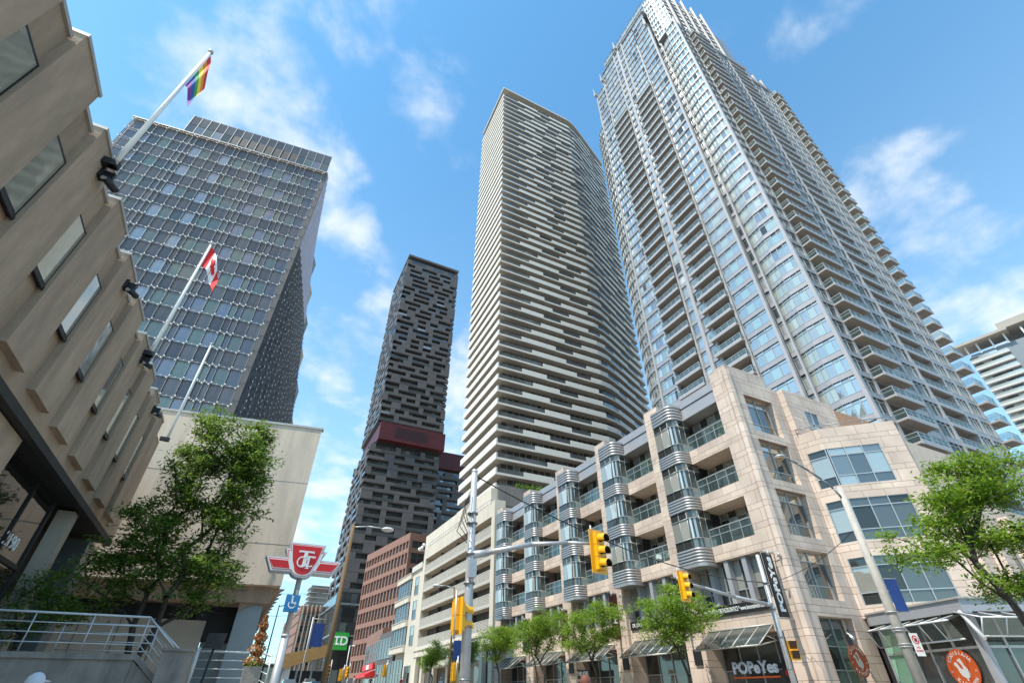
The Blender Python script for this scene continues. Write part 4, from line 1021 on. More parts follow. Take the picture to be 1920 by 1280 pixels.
m=MB(); m.box(11.6,18.2,120,120.2,2.5,5.5); m.build('hoarding_panel',K['dark'],t)
t=thing('station_shelter','dark low station shelter beyond the accessible sign','shelter',(5,90,2))
m=MB(); m.box(2.4,6.2,86,96,4.7,5.1); m.build('roof',K['dark'],t)
m=MB(); m.box(2.6,6.0,86.2,96,2.0,4.69); m.build('wall',K['shopglass'],t)
for x in (2.5,4.2,6.0): m=MB(); m.box(x,x+.15,85.8,86.0,1.9,4.7); m.build('post',K['steel'],t)
# ================================================================ trees
def tree(name,label,loc,crown,leaf,nclu,nleaf,ls,tr,fork,seed,group=None,spread=.34,stems=1,cat='tree',gap=.9):
    """crown: list of (dx,dy,z,rx,ry,rz) ellipsoids; limbs reach every leaf clump"""
    rd=random.Random(seed); bx,by,bz=loc; t=thing(name,label,cat,loc,group)
    pts=[]; vol=[c[3]*c[4]*c[5] for c in crown]
    while len(pts)<nclu:
        c=rd.choices(crown,vol)[0]
        v=Vector((rd.gauss(0,1),rd.gauss(0,1),rd.gauss(0,1))).normalized()*(rd.random()**.42)
        p=Vector((bx+c[0]+v.x*c[3],by+c[1]+v.y*c[4],bz+c[2]+v.z*c[5]))
        if (math.sin(p.x*2.1+seed)+math.sin(p.y*2.4+1.3*seed)+math.sin(p.z*2.9+.7*seed))<-gap: continue
        pts.append(p)
    nodes=[]; par=[]; 
    plen=[]
    def add(p,q): nodes.append(p); par.append(q); plen.append(0 if q<0 else plen[q]+(p-nodes[q]).length); return len(nodes)-1
    roots=[]
    for s in range(stems):
        last=add(Vector((bx+(s*.25 if stems>1 else 0),by,bz)),-1)
        n=5
        for i in range(1,n+1):
            k=i/n; last=add(Vector((bx+(s*.25 if stems>1 else 0)+rd.uniform(-.05,.05)*k+(s-.5)*(.5*k if stems>1 else 0),by+rd.uniform(-.05,.05)*k,bz+fork*k)),last)
        roots.append(last)
    top=Vector((bx,by,bz+fork)); pts.sort(key=lambda p:(p-top).length); tips=[]
    for p in pts:
        best=None; bd=1e9
        for i in range(4,len(nodes)):
            q=nodes[i]
            if q.z>p.z+.25: continue
            d=(q-p).length+.42*plen[i]
            if d<bd: bd=d; best=i
        if best is None: best=roots[0]
        q=nodes[best]; L=(p-q).length; cur=best; n=max(1,int(L/.55))
        for i in range(1,n+1):
            k=i/n; w_=q.lerp(p,k)+Vector((rd.uniform(-.07,.07),rd.uniform(-.07,.07),.10*math.sin(math.pi*k)*L)) if i<n else p
            cur=add(w_,cur)
        tips.append(p)
    cnt=[0]*len(nodes)
    for i in range(len(nodes)-1,-1,-1):
        cnt[i]+=1
        if par[i]>=0: cnt[par[i]]+=cnt[i]
    mx=max(cnt); rad=[max(.008,tr*(c/mx)**.45) for c in cnt]
    trunk=MB(); br=MB()
    for i,p in enumerate(nodes):
        if par[i]<0: continue
        q=par[i]; (trunk if i<6*stems else br).tube(nodes[q],p,rad[q] if rad[q]<rad[i]*1.6 else rad[i]*1.25,rad[i],6 if i>=6*stems else 10,cap=False)
    trunk.build('trunk',K['bark'],t); br.build('branches',K['bark'],t)
    lf=MB()
    for p in tips:
        s0=rd.uniform(.7,1.25)
        for _ in range(int(nleaf*s0)):
            c=p+Vector((rd.gauss(0,spread),rd.gauss(0,spread),rd.gauss(0,spread*.5)))*s0
            n_=Vector((rd.gauss(0,.6),rd.gauss(0,.6),1)).normalized(); a=n_.orthogonal().normalized(); b=n_.cross(a); th=rd.uniform(0,6.28)
            u=(a*math.cos(th)+b*math.sin(th))*ls*rd.uniform(.5,1.35); v=n_.cross(u)*.42
            lf.face([c-u,c-v*.9+u*.1,c+u,c+v*.9+u*.1])
    lf.build('crown',K[leaf],t); return t
tree('street_tree','large dark leafy tree before the blank concrete block, by the railing',(-3.3,25.2,2.6),
     [(0.1,0,7.8,1.5,1.5,2.9),(1.7,-.2,6.7,1.15,1.2,3.6),(-.9,0,4.0,1.7,1.6,2.0),(1.2,-.3,2.9,1.7,1.4,1.3),(1.9,-.2,9.0,.45,.5,2.0),(1.9,-.2,8.0,.6,.6,1.8),(-2.2,-.2,2.4,1.3,1.2,1.2)],'leaf_dark',400,100,.095,.12,1.1,4,spread=.25,stems=2)
tree('street_tree','dark shrubby tree at the foot of the brown office columns',(-6.4,24.0,2.6),[(0,0,1.6,1.5,1.0,1.1)],'leaf_dark',40,60,.08,.07,.6,14,spread=.3)
tree('street_tree','bright green honey locust entering at the right edge',(21.1,7.7,.13),
     [(.3,-.3,7.0,2.1,2.1,.40),(-.5,.9,6.2,2.0,1.5,.38),(1.0,-.6,7.9,1.5,1.5,.4),(-.9,1.3,5.3,1.4,1.1,.35),(.9,-.8,5.6,2.0,1.8,.4),(.2,.2,4.3,1.9,1.5,.35),(1.2,-1.2,3.5,1.3,1.2,.3)],'leaf_bright',210,105,.085,.12,2.9,6,spread=.25)
stl=[(23.6,'bright street tree nearest the corner, in front of a black sign strip'),(32.2,'street tree before the third canopy, second from the corner'),(39.9,'twin stemmed street tree in the middle of the row before the stone building'),(47.4,'street tree at the garage end of the stone building'),(56,'small street tree by the garage entrance pier'),(66,'farthest small street tree in front of the garage')]
for i,(y,lb) in enumerate(stl):
    sc=1 if i<4 else .85; g=gz(y)+.13
    tree('street_tree',lb,(22.4,y,g),[(0,0,5.4*sc-g*.4,2.0*sc,2.5*sc,1.2*sc),(.1,.9+(i%3-1)*.6,4.4*sc-g*.4,1.8*sc,2.0*sc,.9*sc),(-.2,-1.5-(i%2)*.5,5.4*sc+(i%3)*.4-g*.4,1.3*sc,1.5*sc,.8*sc)],'leaf_bright',140,90,.09,.085,2.2*sc,20+i,'honey locusts along the stone shopfronts',spread=.25,stems=2 if i==2 else 1)
# planters
def planter(loc,label,w_,h,kind):
    x,y,z=loc; t=thing('planter',label,'planter',loc)
    m=MB(); m.hexa([(x-w_*.42,y-w_*.42,z),(x+w_*.42,y-w_*.42,z),(x+w_*.42,y+w_*.42,z),(x-w_*.42,y+w_*.42,z),(x-w_*.5,y-w_*.5,z+h),(x+w_*.5,y-w_*.5,z+h),(x+w_*.5,y+w_*.5,z+h),(x-w_*.5,y+w_*.5,z+h)]); m.build('pot',K['conc'],t)
    rd=random.Random(int(x*10+y)); lf=MB(); lg=MB(); H=1.35
    for i in range(1500 if kind else 900):
        zz_=rd.random()
        if kind: r=.24*(1-zz_)**.7*(1+.35*math.sin(zz_*26))+.03; zc=z+h+.05+zz_*H
        else: r=.5*(1-zz_*.5); zc=z+h+zz_*.8
        a=rd.uniform(0,6.28); rr_=r*math.sqrt(rd.random()); c=Vector((x+rr_*math.cos(a),y+rr_*math.sin(a),zc)); s=.045
        d1=Vector((rd.gauss(0,1),rd.gauss(0,1),rd.gauss(0,1))).normalized()*s; d2=d1.orthogonal().normalized()*s*.6
        lf.face([c-d1,c-d2,c+d1,c+d2])
    for i in range(260):
        a=rd.uniform(0,6.28); r=.27*math.sqrt(rd.random()); c=Vector((x+r*math.cos(a),y+r*math.sin(a),z+h+rd.uniform(0,.14))); d1=Vector((rd.gauss(0,1),rd.gauss(0,1),rd.gauss(0,1))).normalized()*.04; d2=d1.orthogonal().normalized()*.03
        lg.face([c-d1,c-d2,c+d1,c+d2])
    m=MB(); m.tube((x,y,z+h-.05),(x,y,z+h+(H*.9 if kind else .5)),.02,.008,6); m.build('stem',K['bark'],t)
    lf.build('foliage',K['leaf_orange'],t); lg.build('ground_leaves',K['leaf_bright'],t)
planter((.78,19.6,.9),'concrete planter holding a tall orange dried cypress beside the transit pole',.5,1.42,True)
planter((-8.3,22.3,2.67),'low planter with orange leaved shrub behind the railing, far left',.8,.5,False)
# ================================================================ left stairs, plaza and railings
t=thing('plaza_wall','grey concrete stair and plaza wall with capped top, lower left','wall',(-6,22,0))
m=MB(); m.box(-14,-2.75,22.2,31.5,0,2.52); m.box(-14.0,-2.7,22.12,22.6,2.52,2.68); m.build('wall',K['conc'],t)
m=MB(); m.hexa([(-2.74,22.2,0),(-.9,22.2,0),(-.9,22.6,0),(-2.74,22.6,0),(-2.74,22.2,2.5),(-.9,22.2,1.1),(-.9,22.6,1.1),(-2.74,22.6,2.5)]); m.hexa([(-2.7,22.12,2.52),(-.9,22.12,1.12),(-.9,22.66,1.12),(-2.7,22.66,2.52),(-2.7,22.12,2.68),(-.9,22.12,1.28),(-.9,22.66,1.28),(-2.7,22.66,2.68)]); m.build('stair_side_wall',K['conc'],t)
m=MB(); m.box(-1.9,-1.1,21.2,22.11,0,2.75); m.box(-1.95,-1.05,21.15,22.112,2.75,2.83); m.build('end_pier',K['conc'],t)
m=MB(); 
for i in range(14): m.box(-2.7+.13*i,-2.57+.13*i,22.7,26,0,2.5-.175*i)
m.build('steps',K['conc'],t)
def railing(label,pts,h,nb,group='metal railings along the plaza stairs'):
    t=thing('railing',label,'railing',pts[0],group); m=MB(); b=MB()
    P=[Vector(p) for p in pts]
    for a,c in zip(P,P[1:]): m.tube(a+Vector((0,0,h)),c+Vector((0,0,h)),.035,n=8)
    m.build('handrail',K['rail'],t)
    for q in range(1,nb+1):
        z=h*q/(nb+1); r=MB()
        for a,c in zip(P,P[1:]): r.tube(a+Vector((0,0,z)),c+Vector((0,0,z)),.016,n=6)
        r.build('bar',K['rail'],t)
    k=0
    for a,c in zip(P,P[1:]):
        L=(c-a).length; n=max(1,round(L/1.55))
        for i in range(n+1 if c is P[-1] else n):
            p=a.lerp(c,i/n); q=MB(); q.tube(p,p+Vector((0,0,h)),.024,n=6); q.build('post',K['rail'],t)
railing('pale metal railing on the plaza wall descending the stairs, nearest the street wall',[(-10.5,22.35,2.68),(-2.75,22.35,2.68),(-1.75,22.35,1.85)],1.07,3)
railing('second pale metal railing behind the first, along the far side of the stairs',[(-5.4,24.2,2.6),(-2.6,24.2,2.6),(-1.4,24.2,1.7)],1.05,3)
railing('pale metal railing right of the concrete stair pier, ending at the orange cypress planter',[(-1.1,24.0,1.85),(1.15,24.0,1.85),(1.4,22.0,1.65)],1.07,3)
railing('slanted pale railing between the stair pier and the transit pole',[(-.95,21.5,1.75),(-1.0,23.9,1.9)],1.1,3)
# black notice board
t=thing('notice_sign','small blank black square sign on a leaning post before the undercroft','sign',(-.6,20.6,.13))
m=MB(); m.tube((-.62,20.6,.1),(-.48,20.6,2.85),.035,n=8); m.build('post',K['black'],t)
m=MB(); m.hexa([(-.80,20.55,2.82),(-.27,20.55,2.80),(-.27,20.58,2.80),(-.80,20.58,2.82),(-.76,20.55,3.23),(-.21,20.55,3.24),(-.21,20.58,3.24),(-.76,20.58,3.23)]); m.build('board',K['black'],t)
# ================================================================ transit sign
ty=16.0; FT=F(0,ty,1,0); cx=1.25
t=thing('transit_sign','red and silver winged transit sign with white monogram on a steel pole','sign',(cx,ty+.25,.13))
m=MB(); m.tube((cx,ty+.25,.1),(cx,ty+.25,2.9),.105,n=18); m.build('lower_pole',K['steel'],t)
m=MB(); m.tube((cx,ty+.25,2.9),(cx,ty+.25,4.4),.075,n=16); m.build('upper_pole',K['concpole'],t)
m=MB(); m.tube((cx,ty+.25,2.86),(cx,ty+.25,2.93),.115,n=18); m.build('collar',K['steel'],t)
def mir(h): return h+[(-x,z) for x,z in h[::-1]]
def shield(s):
    """keystone outline inset by s"""
    h=[(0,5.205-s),(.515-s*1.25,5.205-s),(.49-s*1.3,5.01-s*.2),(.40-s,4.72),(.31-s*.9,4.55)]
    for i in range(1,6): a=R(90*i/6); h.append(((.31-s*.9)*math.cos(a)*.98,4.55-(.25-s*.9)*math.sin(a)))
    h.append((0,4.30+s*.9)); return [(x+cx,z) for x,z in h]+[(cx-x,z) for x,z in h[::-1][1:-1]]
def body(s):
    h=[(0,5.205-s),(.515-s,5.205-s),(.47-s,5.03-s),(.585-s*1.6,5.03-s),(.46-s*.6,4.79-s),(1.05-s*1.7,4.79-s),(.84-s*.8,4.41+s),(.30,4.42+s)]
    for i in range(1,6): a=R(90*i/6); h.append((.30*math.cos(a)*.95,4.42+s*(1-i/6)-(.13-s*.5)*math.sin(a)))
    h.append((0,4.29+s*.8)); return [(x+cx,z) for x,z in h]+[(cx-x,z) for x,z in h[::-1][1:-1]]
m=MB(); m.plate(FT,body(0),-.42,0); m.build('cabinet',K['steel'],t)
m=MB(); m.plate(FT,body(.018),0,.008); m.build('white_face',K['white'],t)
m=MB(); m.plate(FT,body(.045),.008,.014); m.build('red_border',K['red'],t)
m=MB(); m.plate(FT,body(.062),.014,.019); m.build('silver_face',K['white'],t)
for sg in (-1,1):
    w_=[(.44,4.70),(.93,4.70),(.79,4.50),(.355,4.50)]; m=MB(); m.plate(FT,[(cx+sg*x,z) for x,z in w_],.019,.026); m.build('red_wing',K['red'],t)
m=MB(); m.plate(FT,shield(.075),.019,.026); m.build('red_shield',K['red'],t)
m=MB(); m.plate(FT,[(cx-.20,5.0),(cx+.22,5.0),(cx+.22,4.93),(cx+.19,4.955),(cx+.05,4.955),(cx+.05,4.62),(cx+.09,4.59),(cx-.09,4.59),(cx-.05,4.62),(cx-.05,4.955),(cx-.17,4.955),(cx-.20,4.93)],.026,.034)
def arc(c,r,w_,a0,a1,n=14):
    return [(c[0]+r*math.cos(R(a0+(a1-a0)*i/n)),c[1]+r*math.sin(R(a0+(a1-a0)*i/n))) for i in range(n+1)]+[(c[0]+(r-w_)*math.cos(R(a1+(a0-a1)*i/n)),c[1]+(r-w_)*math.sin(R(a1+(a0-a1)*i/n))) for i in range(n+1)]
m.plate(FT,arc((cx-.06,4.70),.15,.035,60,310),.034,.040); m.plate(FT,arc((cx+.15,4.72),.145,.035,50,310),.034,.040)
m.plate(FT,[(cx-.02,4.87),(cx+.27,4.87),(cx+.29,4.82),(cx+.13,4.84),(cx+.13,4.55),(cx+.17,4.53),(cx+.03,4.53),(cx+.07,4.55),(cx+.07,4.84),(cx,4.84)],.040,.046)
m.build('letters',K['white'],t)
t=thing('accessible_sign','small blue square wheelchair sign mounted on the transit pole','sign',(cx-.06,ty,3.7))
m=MB(); m.box(cx-.24,cx+.12,ty-.08,ty+.15,3.44,3.84); m.build('sign_box',K['blue'],t)
m=MB(); f=F(cx-.06,ty-.08,1,0); m.plate(f,arc((0,3.61),.105,.028,150,400),.0,.01); m.plate(f,arc((-.02,3.79),.028,.027,0,360),.0,.01); m.plate(f,[(-.04,3.76),(0,3.76),(.01,3.66),(.07,3.66),(.11,3.56),(.08,3.55),(.05,3.63),(-.03,3.63)],.0,.01); m.build('wheelchair_symbol',K['white'],t)
# ================================================================ traffic signals
def signal_head(name,label,loc,yaw,sections=3,parent=None,orange=False,group='yellow traffic signals over the street'):
    """three lens head facing direction yaw (0 = -Y)"""
    t=thing(name,label,'traffic light',loc,group) 
    x,y,z=loc; f=F(x,y,math.cos(yaw),math.sin(yaw)); H=.36*sections
    m=MB(); m.plate(f,[(-.30,z-.09),(.30,z-.09),(.30,z+H+.09),(-.30,z+H+.09)],-.03,-.005); m.build('backplate',K['yellow'],t)
    for i in range(sections):
        zc=z+.18+.36*i; h=MB(); h.fb(f,-.155,.155,-.14,.14,zc-.172,zc+.172); o=h.build('housing',K['yellow'],t)
        v=MB(); n=14; r=.135
        A=[(r*math.cos(R(-35+250*j/n)),r*math.sin(R(-35+250*j/n))) for j in range(n+1)]
        for (a,b) in zip(A,A[1:]):
            d1=.40; P=[f.p(a[0],.14,zc+a[1]),f.p(b[0],.14,zc+b[1]),f.p(b[0],.42-.0,zc+b[1]-.05),f.p(a[0],.42,zc+a[1]-.05)]
            v.face(P[::-1],0,True); k=.92; v.face([f.p(a[0]*k,.141,zc+a[1]*k),f.p(b[0]*k,.141,zc+b[1]*k),f.p(b[0]*k,.42,zc+b[1]*k-.05),f.p(a[0]*k,.42,zc+a[1]*k-.05)],1,True)
            v.face([f.p(a[0],.42,zc+a[1]-.05),f.p(b[0],.42,zc+b[1]-.05),f.p(b[0]*k,.42,zc+b[1]*k-.05),f.p(a[0]*k,.42,zc+a[1]*k-.05)],0)
        v.build('visor',[K['yellow'],K['black']],o)
        l=MB(); l.tube(f.p(0,.14,zc),f.p(0,.165,zc),.12,.10,14); l.build('lens',K['lensoff'],o)
    m=MB(); m.tube(f.p(-.1,-.14,z-.2),f.p(-.1,-.14,z+H+.25),.03,n=6); m.build('mounting_bar',K['steel'],t); return t
pax,pay=5.75,14.3
t=thing('signal_pole','tall grey steel signal pole with mast arm, centre foreground','pole',(pax,pay,.13))
m=MB(); m.tube((pax,pay,.1),(pax,pay,7.6),.155,.10,16); m.build('pole',K['steel'],t)
m=MB(); m.ball((pax,pay,7.6),.11); m.build('cap',K['steel'],t)
for z in (1.9,3.1,4.2,5.0,5.9,6.2): m=MB(); m.tube((pax,pay,z),(pax,pay,z+.05),.17,n=14); m.build('band_clamp',K['greymetal'],t)
m=MB(); m.box(pax-.13,pax+.1,pay-.28,pay-.12,4.35,4.85); m.build('junction_box',K['steel'],t)
m=MB(); m.tube((pax,pay,5.0),(pax+.5,pay-.22,5.08),.12,.10,10); m.path([(pax+.4,pay-.2,5.06),(pax+1.7,pay-.75,5.33),(pax+2.8,pay-1.1,5.42),(pax+3.5,pay-1.42,5.40)],[.085,.07,.055,.045],8); m.build('mast_arm',K['steel'],t)
rr=random.Random(2); m=MB()
for i in range(5): m.path([(pax-.16,pay-.1,6.9-.1*i),(pax-.35-.05*i,pay-.15,6.4-.2*i),(pax-.2,pay-.15,5.9-.15*i)],.012,4)
m.build('cables',K['black'],t)
signal_head('traffic_signal','yellow three lens traffic signal hanging from the centre mast arm',(9.35,12.75,4.62),R(8))
t2=signal_head('traffic_signal','yellow signal seen from behind, fixed to the centre signal pole',(5.45,14.25,3.02),R(95),2)
pbx,pby=24.2,18.65
t=thing('signal_pole','grey signal pole with long mast arm beside the corner shop','pole',(pbx,pby,.13))
m=MB(); m.tube((pbx,pby,.1),(pbx,pby,7.7),.15,.10,16); m.build('pole',K['steel'],t)
m=MB(); m.tube((pbx,pby,5.35),(pbx-.5,pby-.05,5.3),.11,.10,10); m.path([(pbx-.3,pby,5.32),(pbx-3.0,pby-.4,5.42),(pbx-5.2,pby-.7,5.62),(pbx-6.6,pby-.85,5.72)],[.10,.085,.065,.05],8); m.build('mast_arm',K['steel'],t)
for z in (2.6,3.9,5.1,6.3): m=MB(); m.tube((pbx,pby,z),(pbx,pby,z+.05),.165,n=14); m.build('band_clamp',K['greymetal'],t)
signal_head('traffic_signal','yellow three lens traffic signal in front of the stone building, on the right mast arm',(17.5,17.7,5.0),R(8))
# pedestrian signal
t=thing('pedestrian_signal','yellow pedestrian signal with two dark angled visors on the right pole','traffic light',(pbx+.25,pby-.25,3.0))
f=F(pbx+.30,pby-.25,math.cos(R(-38)),math.sin(R(-38)))
m=MB(); m.fb(f,-.2,.2,-.12,.12,2.95,3.75); m.build('housing',K['yellow'],t)
m=MB()
for z in (3.0,3.4): m.hexa([f.p(-.19,.12,z),f.p(.19,.12,z),f.p(.19,.125,z),f.p(-.19,.125,z),f.p(-.19,.12,z+.33),f.p(.19,.12,z+.33),f.p(.19,.30,z+.33),f.p(-.19,.30,z+.33)],0); m.face([f.p(-.17,.131,z+.01),f.p(.17,.131,z+.01),f.p(.17,.305,z+.325),f.p(-.17,.305,z+.325)],1); m.face([f.p(-.193,.13,z+.01),f.p(-.193,.30,z+.33),f.p(-.193,.13,z+.33)],1)
m.build('visor',[K['yellow'],K['lensoff']],t)
# cable between the poles
def wire(name,label,a,b,sag,r=.018,n=20):
    A,B=Vector(a),Vector(b); P=[tuple(A.lerp(B,i/n)+Vector((0,0,-4*sag*(i/n)*(1-i/n)))) for i in range(n+1)]
    m=MB(); m.path(P,r,5); tag(m.build(name,K['black']),label,'cable')
wire('span_wire','black cable sloping from the centre pole down to the right signal pole',(pax+.1,pay,7.45),(pbx,pby,6.35),.75,.022)
wire('overhead_cable','thin cable crossing in front of the concrete block to the transit sign, upper',(-6.0,24,5.9),(8,45,8.8),.9,.014)
wire('overhead_cable','thin cable crossing under the transit sign, lower of the pair',(-6.0,25,5.1),(9,50,8.3),1.1,.014)
wire('overhead_cable','thin cable across the stone corner from the right signal pole to the street lamp',(pbx,pby,6.3),(22,11.9,7.2),.35,.014)
# ================================================================ lamps
t=thing('street_lamp','tall pale concrete street lamp with curved arm, right foreground','street lamp',(22,11.9,.13))
lx,ly=22.0,11.9
m=MB(); m.tube((lx,ly,.1),(lx,ly,8.9),.21,.115,18); m.build('pole',K['concpole'],t)
for z in (3.0,3.08,3.5,3.58,4.1): m=MB(); m.tube((lx,ly,z),(lx,ly,z+.03),.215,n=16); m.build('steel_strap',K['steel'],t)
m=MB(); P=[(lx,ly,8.3)]+[(lx-.05-1.9*math.sin(R(a))*1.0,ly+.62*math.sin(R(a)),8.4+1.75*(1-math.cos(R(a)))**.8*0+1.75*math.sin(R(a))**.7) for a in (8,20,35,52,70,90)]
m.path(P,[.045]*7,8); m.build('arm',K['greymetal'],t)
ex=P[-1]; m=MB(); m.ball((ex[0]-.30,ex[1]+.1,ex[2]),.24,0,14,.42); m.build('lamp_head',K['steel'],t)
m=MB(); m.ball((ex[0]-.34,ex[1]+.1,ex[2]-.06),.19,0,12,.42); m.build('lens',mat('amber_lens',(.40,.28,.17),.3,var=.1),t)
t=thing('parking_sign','white no stopping sign strapped to the concrete lamp pole','sign',(lx,ly,3.2))
f=F(lx-.13,ly-.24,math.cos(R(-20)),math.sin(R(-20)))
m=MB(); m.plate(f,[(.12,2.72),(.44,2.72),(.44,3.42),(.12,3.42)],0,.02); m.build('plate',K['white'],t)
m=MB(); m.plate(f,arc((.28,3.22),.135,.03,0,360,24),.02,.026); m.hexa([f.p(.18,.026,3.30),f.p(.20,.026,3.32),f.p(.20,.022,3.32),f.p(.18,.022,3.30),f.p(.36,.026,3.12),f.p(.38,.026,3.14),f.p(.38,.022,3.14),f.p(.36,.022,3.12)]); m.build('red_ring',K['red'],t)
m=MB(); m.plate(f,[(.24,3.27),(.33,3.27),(.35,3.20),(.28,3.14),(.22,3.18)],.02,.024); m.build('stop_symbol',K['black'],t)
text_mb('NO',f,.28,2.98,.07,.02,.003).build('letters',K['red'],t); text_mb('STANDING',f,.28,2.88,.055,.02,.003,width=.27).build('letters',K['red'],t)
t=thing('street_banner','narrow blue banner hung on the concrete lamp pole','banner',(lx,ly,4.8)); f=F(lx+.18,ly-.12,math.cos(R(-25)),math.sin(R(-25)))
m=MB(); m.plate(f,[(0,4.15),(.46,4.15),(.46,5.25),(0,5.25)],0,.012); m.build('cloth',K['navy'],t)
m=MB(); m.tube((lx,ly,5.27),f.p(.5,0,5.27),.015,n=5); m.tube((lx,ly,4.13),f.p(.5,0,4.13),.015,n=5); m.build('rods',K['steel'],t)
def lamp(label,x,y,h,arm,matp,ax=1,drop=0,r=.12,name='street_lamp'):
    z=gz(y); t=thing(name,label,'street lamp',(x,y,z))
    m=MB(); m.tube((x,y,z),(x,y,z+h),r,r*.6,12); m.build('pole',matp,t)
    m=MB(); m.path([(x,y,z+h-.1),(x+ax*arm*.5,y,z+h+.02),(x+ax*arm,y,z+h+.02)],.04,6); m.build('arm',K['steel'],t)
    m=MB(); c=(x+ax*(arm+.3),y,z+h-.02); m.ball(c,.34,0,12,.3); m.build('lamp_head',K['white'],t); return t
lamp('brown wooden lamp pole with long arm, left of the dark tower',4.15,27.3,8.7,1.55,K['wood'],1,r=.14)
lamp('slim wooden lamp pole before the garage, arm to the left',16.4,44.2,8.6,1.4,K['wood'],-1,r=.10)
t=thing('street_banner','small blue picture banner on the slim lamp pole before the garage','banner',(16.4,44.2,4)); f=F(16.5,44.1,1,0)
m=MB(); m.plate(f,[(0.1,4.0),(.75,4.0),(.75,5.3),(.1,5.3)],0,.02); m.build('cloth',K['navy'],t)
lamp('thin dark lamp post beyond the transit sign pole',2.7,49,6.8,1.1,K['black'],1,r=.07)
for i,(x,y,h,lb) in enumerate(((15.6,100,6.3,'white lamp post in mid street, left of the far pair'),(19.2,104,6.3,'white lamp post in mid street, right of the far pair'))): lamp(lb,x,y,h,.4,K['white'],1,r=.09)
t=thing('street_banner','large blue street banner in the distance above the hoarding','banner',(10.5,76,5)); m=MB(); m.box(8.9,10.4,76,76.05,6.6,9.2); m.build('cloth',K['navy'],t); m=MB(); m.tube((8.7,76,1.6),(8.7,76,9.9),.08,n=8); m.tube((8.7,76,9.7),(10.5,76,9.7),.04,n=6); m.build('pole',K['steel'],t)
for i,(x,y,z,yw,lb) in enumerate(((10.9,70,3.4,10,'distant yellow traffic signal left of the far lamp posts'),(13.2,74,3.1,185,'distant yellow traffic signal between the far lamp posts'),(15.0,80,3.6,8,'distant yellow traffic signal right of the far lamp posts'),(17.6,70,3.5,190,'distant yellow traffic signal below the cream building'),(16.0,42.0,2.5,184,'yellow traffic signal behind the centre pole near the garage'))):
    g=gz(y); signal_head('traffic_signal',lb,(x,y,z),R(yw),3,group='yellow traffic signals over the street')
    p=thing('signal_post','slim grey post carrying the '+lb.replace('distant ','').replace('yellow traffic ','') ,'pole',(x+.3,y,g)); m=MB(); m.tube((x+.3,y+.1,g),(x+.3,y+.1,z+1.6),.06,n=8); m.build('pole',K['steel'],p)
    m=MB(); m.tube((x+.3,y+.1,z+.5),(x,y+.1,z+.5),.02,n=5); m.build('bracket',K['steel'],p)
# ================================================================ shop signs
def blade(y,z0,z1,txt,label,col,letcol,full=False):
    t=thing('blade_sign',label,'sign',(25.4,y,z0),'vertical blade signs on the stone piers')
    m=MB(); m.box(24.98,25.66,y-.05,y+.05,z0,z1); m.build('panel',col,t)
    m=MB(); 
    for z in (z0-.06,z1+.06): m.box(24.85,25.98,y-.03,y+.03,z-.03,z+.03)
    m.build('bracket',K['coping'],t)
    for x in (24.9,25.75):
        m=MB(); m.path([(x,y-.03,z1+.08),(x,y-.35,z1+.12),(x,y-.5,z1-.05)],.018,6); m.tube((x,y-.5,z1),(x,y-.42,z1-.22),.05,.075,8); m.build('lamp_arm',K['coping'],t)
    f=F(24.98,y-.05,1,0)
    if txt: text_mb(txt,f,.34,(z0+z1)/2+.02 if full else z0+1.2,.36 if full else .42,.0,.012,rot=math.pi/2,bold=.05,width=(z1-z0)*.86 if full else None).build('letters',letcol,t)
    return t
blade(18.95,4.85,7.95,'POPeYes','tall black blade sign with large white lettering at the corner',K['black'],K['white'],True)
blade(26.1,4.9,7.8,'G','black blade sign half hidden behind the corner street tree',K['black'],K['white'])
blade(33.3,4.9,7.9,'H','dark red and black blade sign on the second stone pier',mat('maroon_panel',(.06,.012,.012),.5,var=.1),K['white'])
blade(40.5,4.9,7.6,'','brown blade sign between the middle street trees',mat('brown_panel',(.06,.035,.02),.5,var=.1),K['white'])
blade(47.6,4.9,7.6,'','dark green blade sign near the garage',mat('deep_green_panel',(.02,.05,.03),.5,var=.1),K['white'])
for i,(y,lb) in enumerate(((26.0,'small black plaque on the first stone pier'),(33.1,'small black plaque on the second stone pier'),(40.4,'small black plaque on the third stone pier'))):
    m=MB(); m.box(25.62,25.719,y-.35,y+.25,3.05,3.85); o=tag(m.build('wall_plaque',K['black']),lb,'sign','small plaques on the stone piers')
t=thing('restaurant_sign','dark steakhouse sign with white letters behind the street trees','sign',(25.8,39,2.4)); f=F(25.9,60,0,-1)
m=MB(); m.fb(f,60-39.9,60-38.0,0,.08,2.35,3.25); m.build('board',K['black'],t)
text_mb('THE KEG',f,60-38.95,2.98,.27,.08,.01,bold=.03,width=1.6).build('letters',K['white'],t); text_mb('STEAKHOUSE',f,60-38.95,2.55,.16,.08,.01,bold=.03,width=1.5).build('letters',K['white'],t)
t=thing('restaurant_sign','pale blue lettering across the corner shop window','sign',(26.9,23,2.6)); f=F(26.85,60,0,-1)
text_mb('POPeYes',f,60-22.95,2.85,.55,.0,.03,bold=.05,width=3.1).build('letters',mat('pale_blue_letter',(.50,.62,.80),.5,var=.05),t)
m=MB(); m.fb(f,60-24.6,60-21.4,-.02,.01,2.38,2.45); m.build('orange_line',K['orange'],t)
t=thing('open_sign','small red oval OPEN sign in the corner shop door','sign',(26.9,20.6,2.4)); f=F(26.86,60,0,-1)
m=MB(); m.fb(f,60-21.2,60-20.3,-.02,0,1.6,3.0); m.build('dark_panel',K['black'],t)
m=MB(); m.plate(f,[(60-20.75+.30*math.cos(R(a))-0,2.55+.17*math.sin(R(a))) for a in range(0,360,15)],0,.02); m.build('oval',K['black'],t)
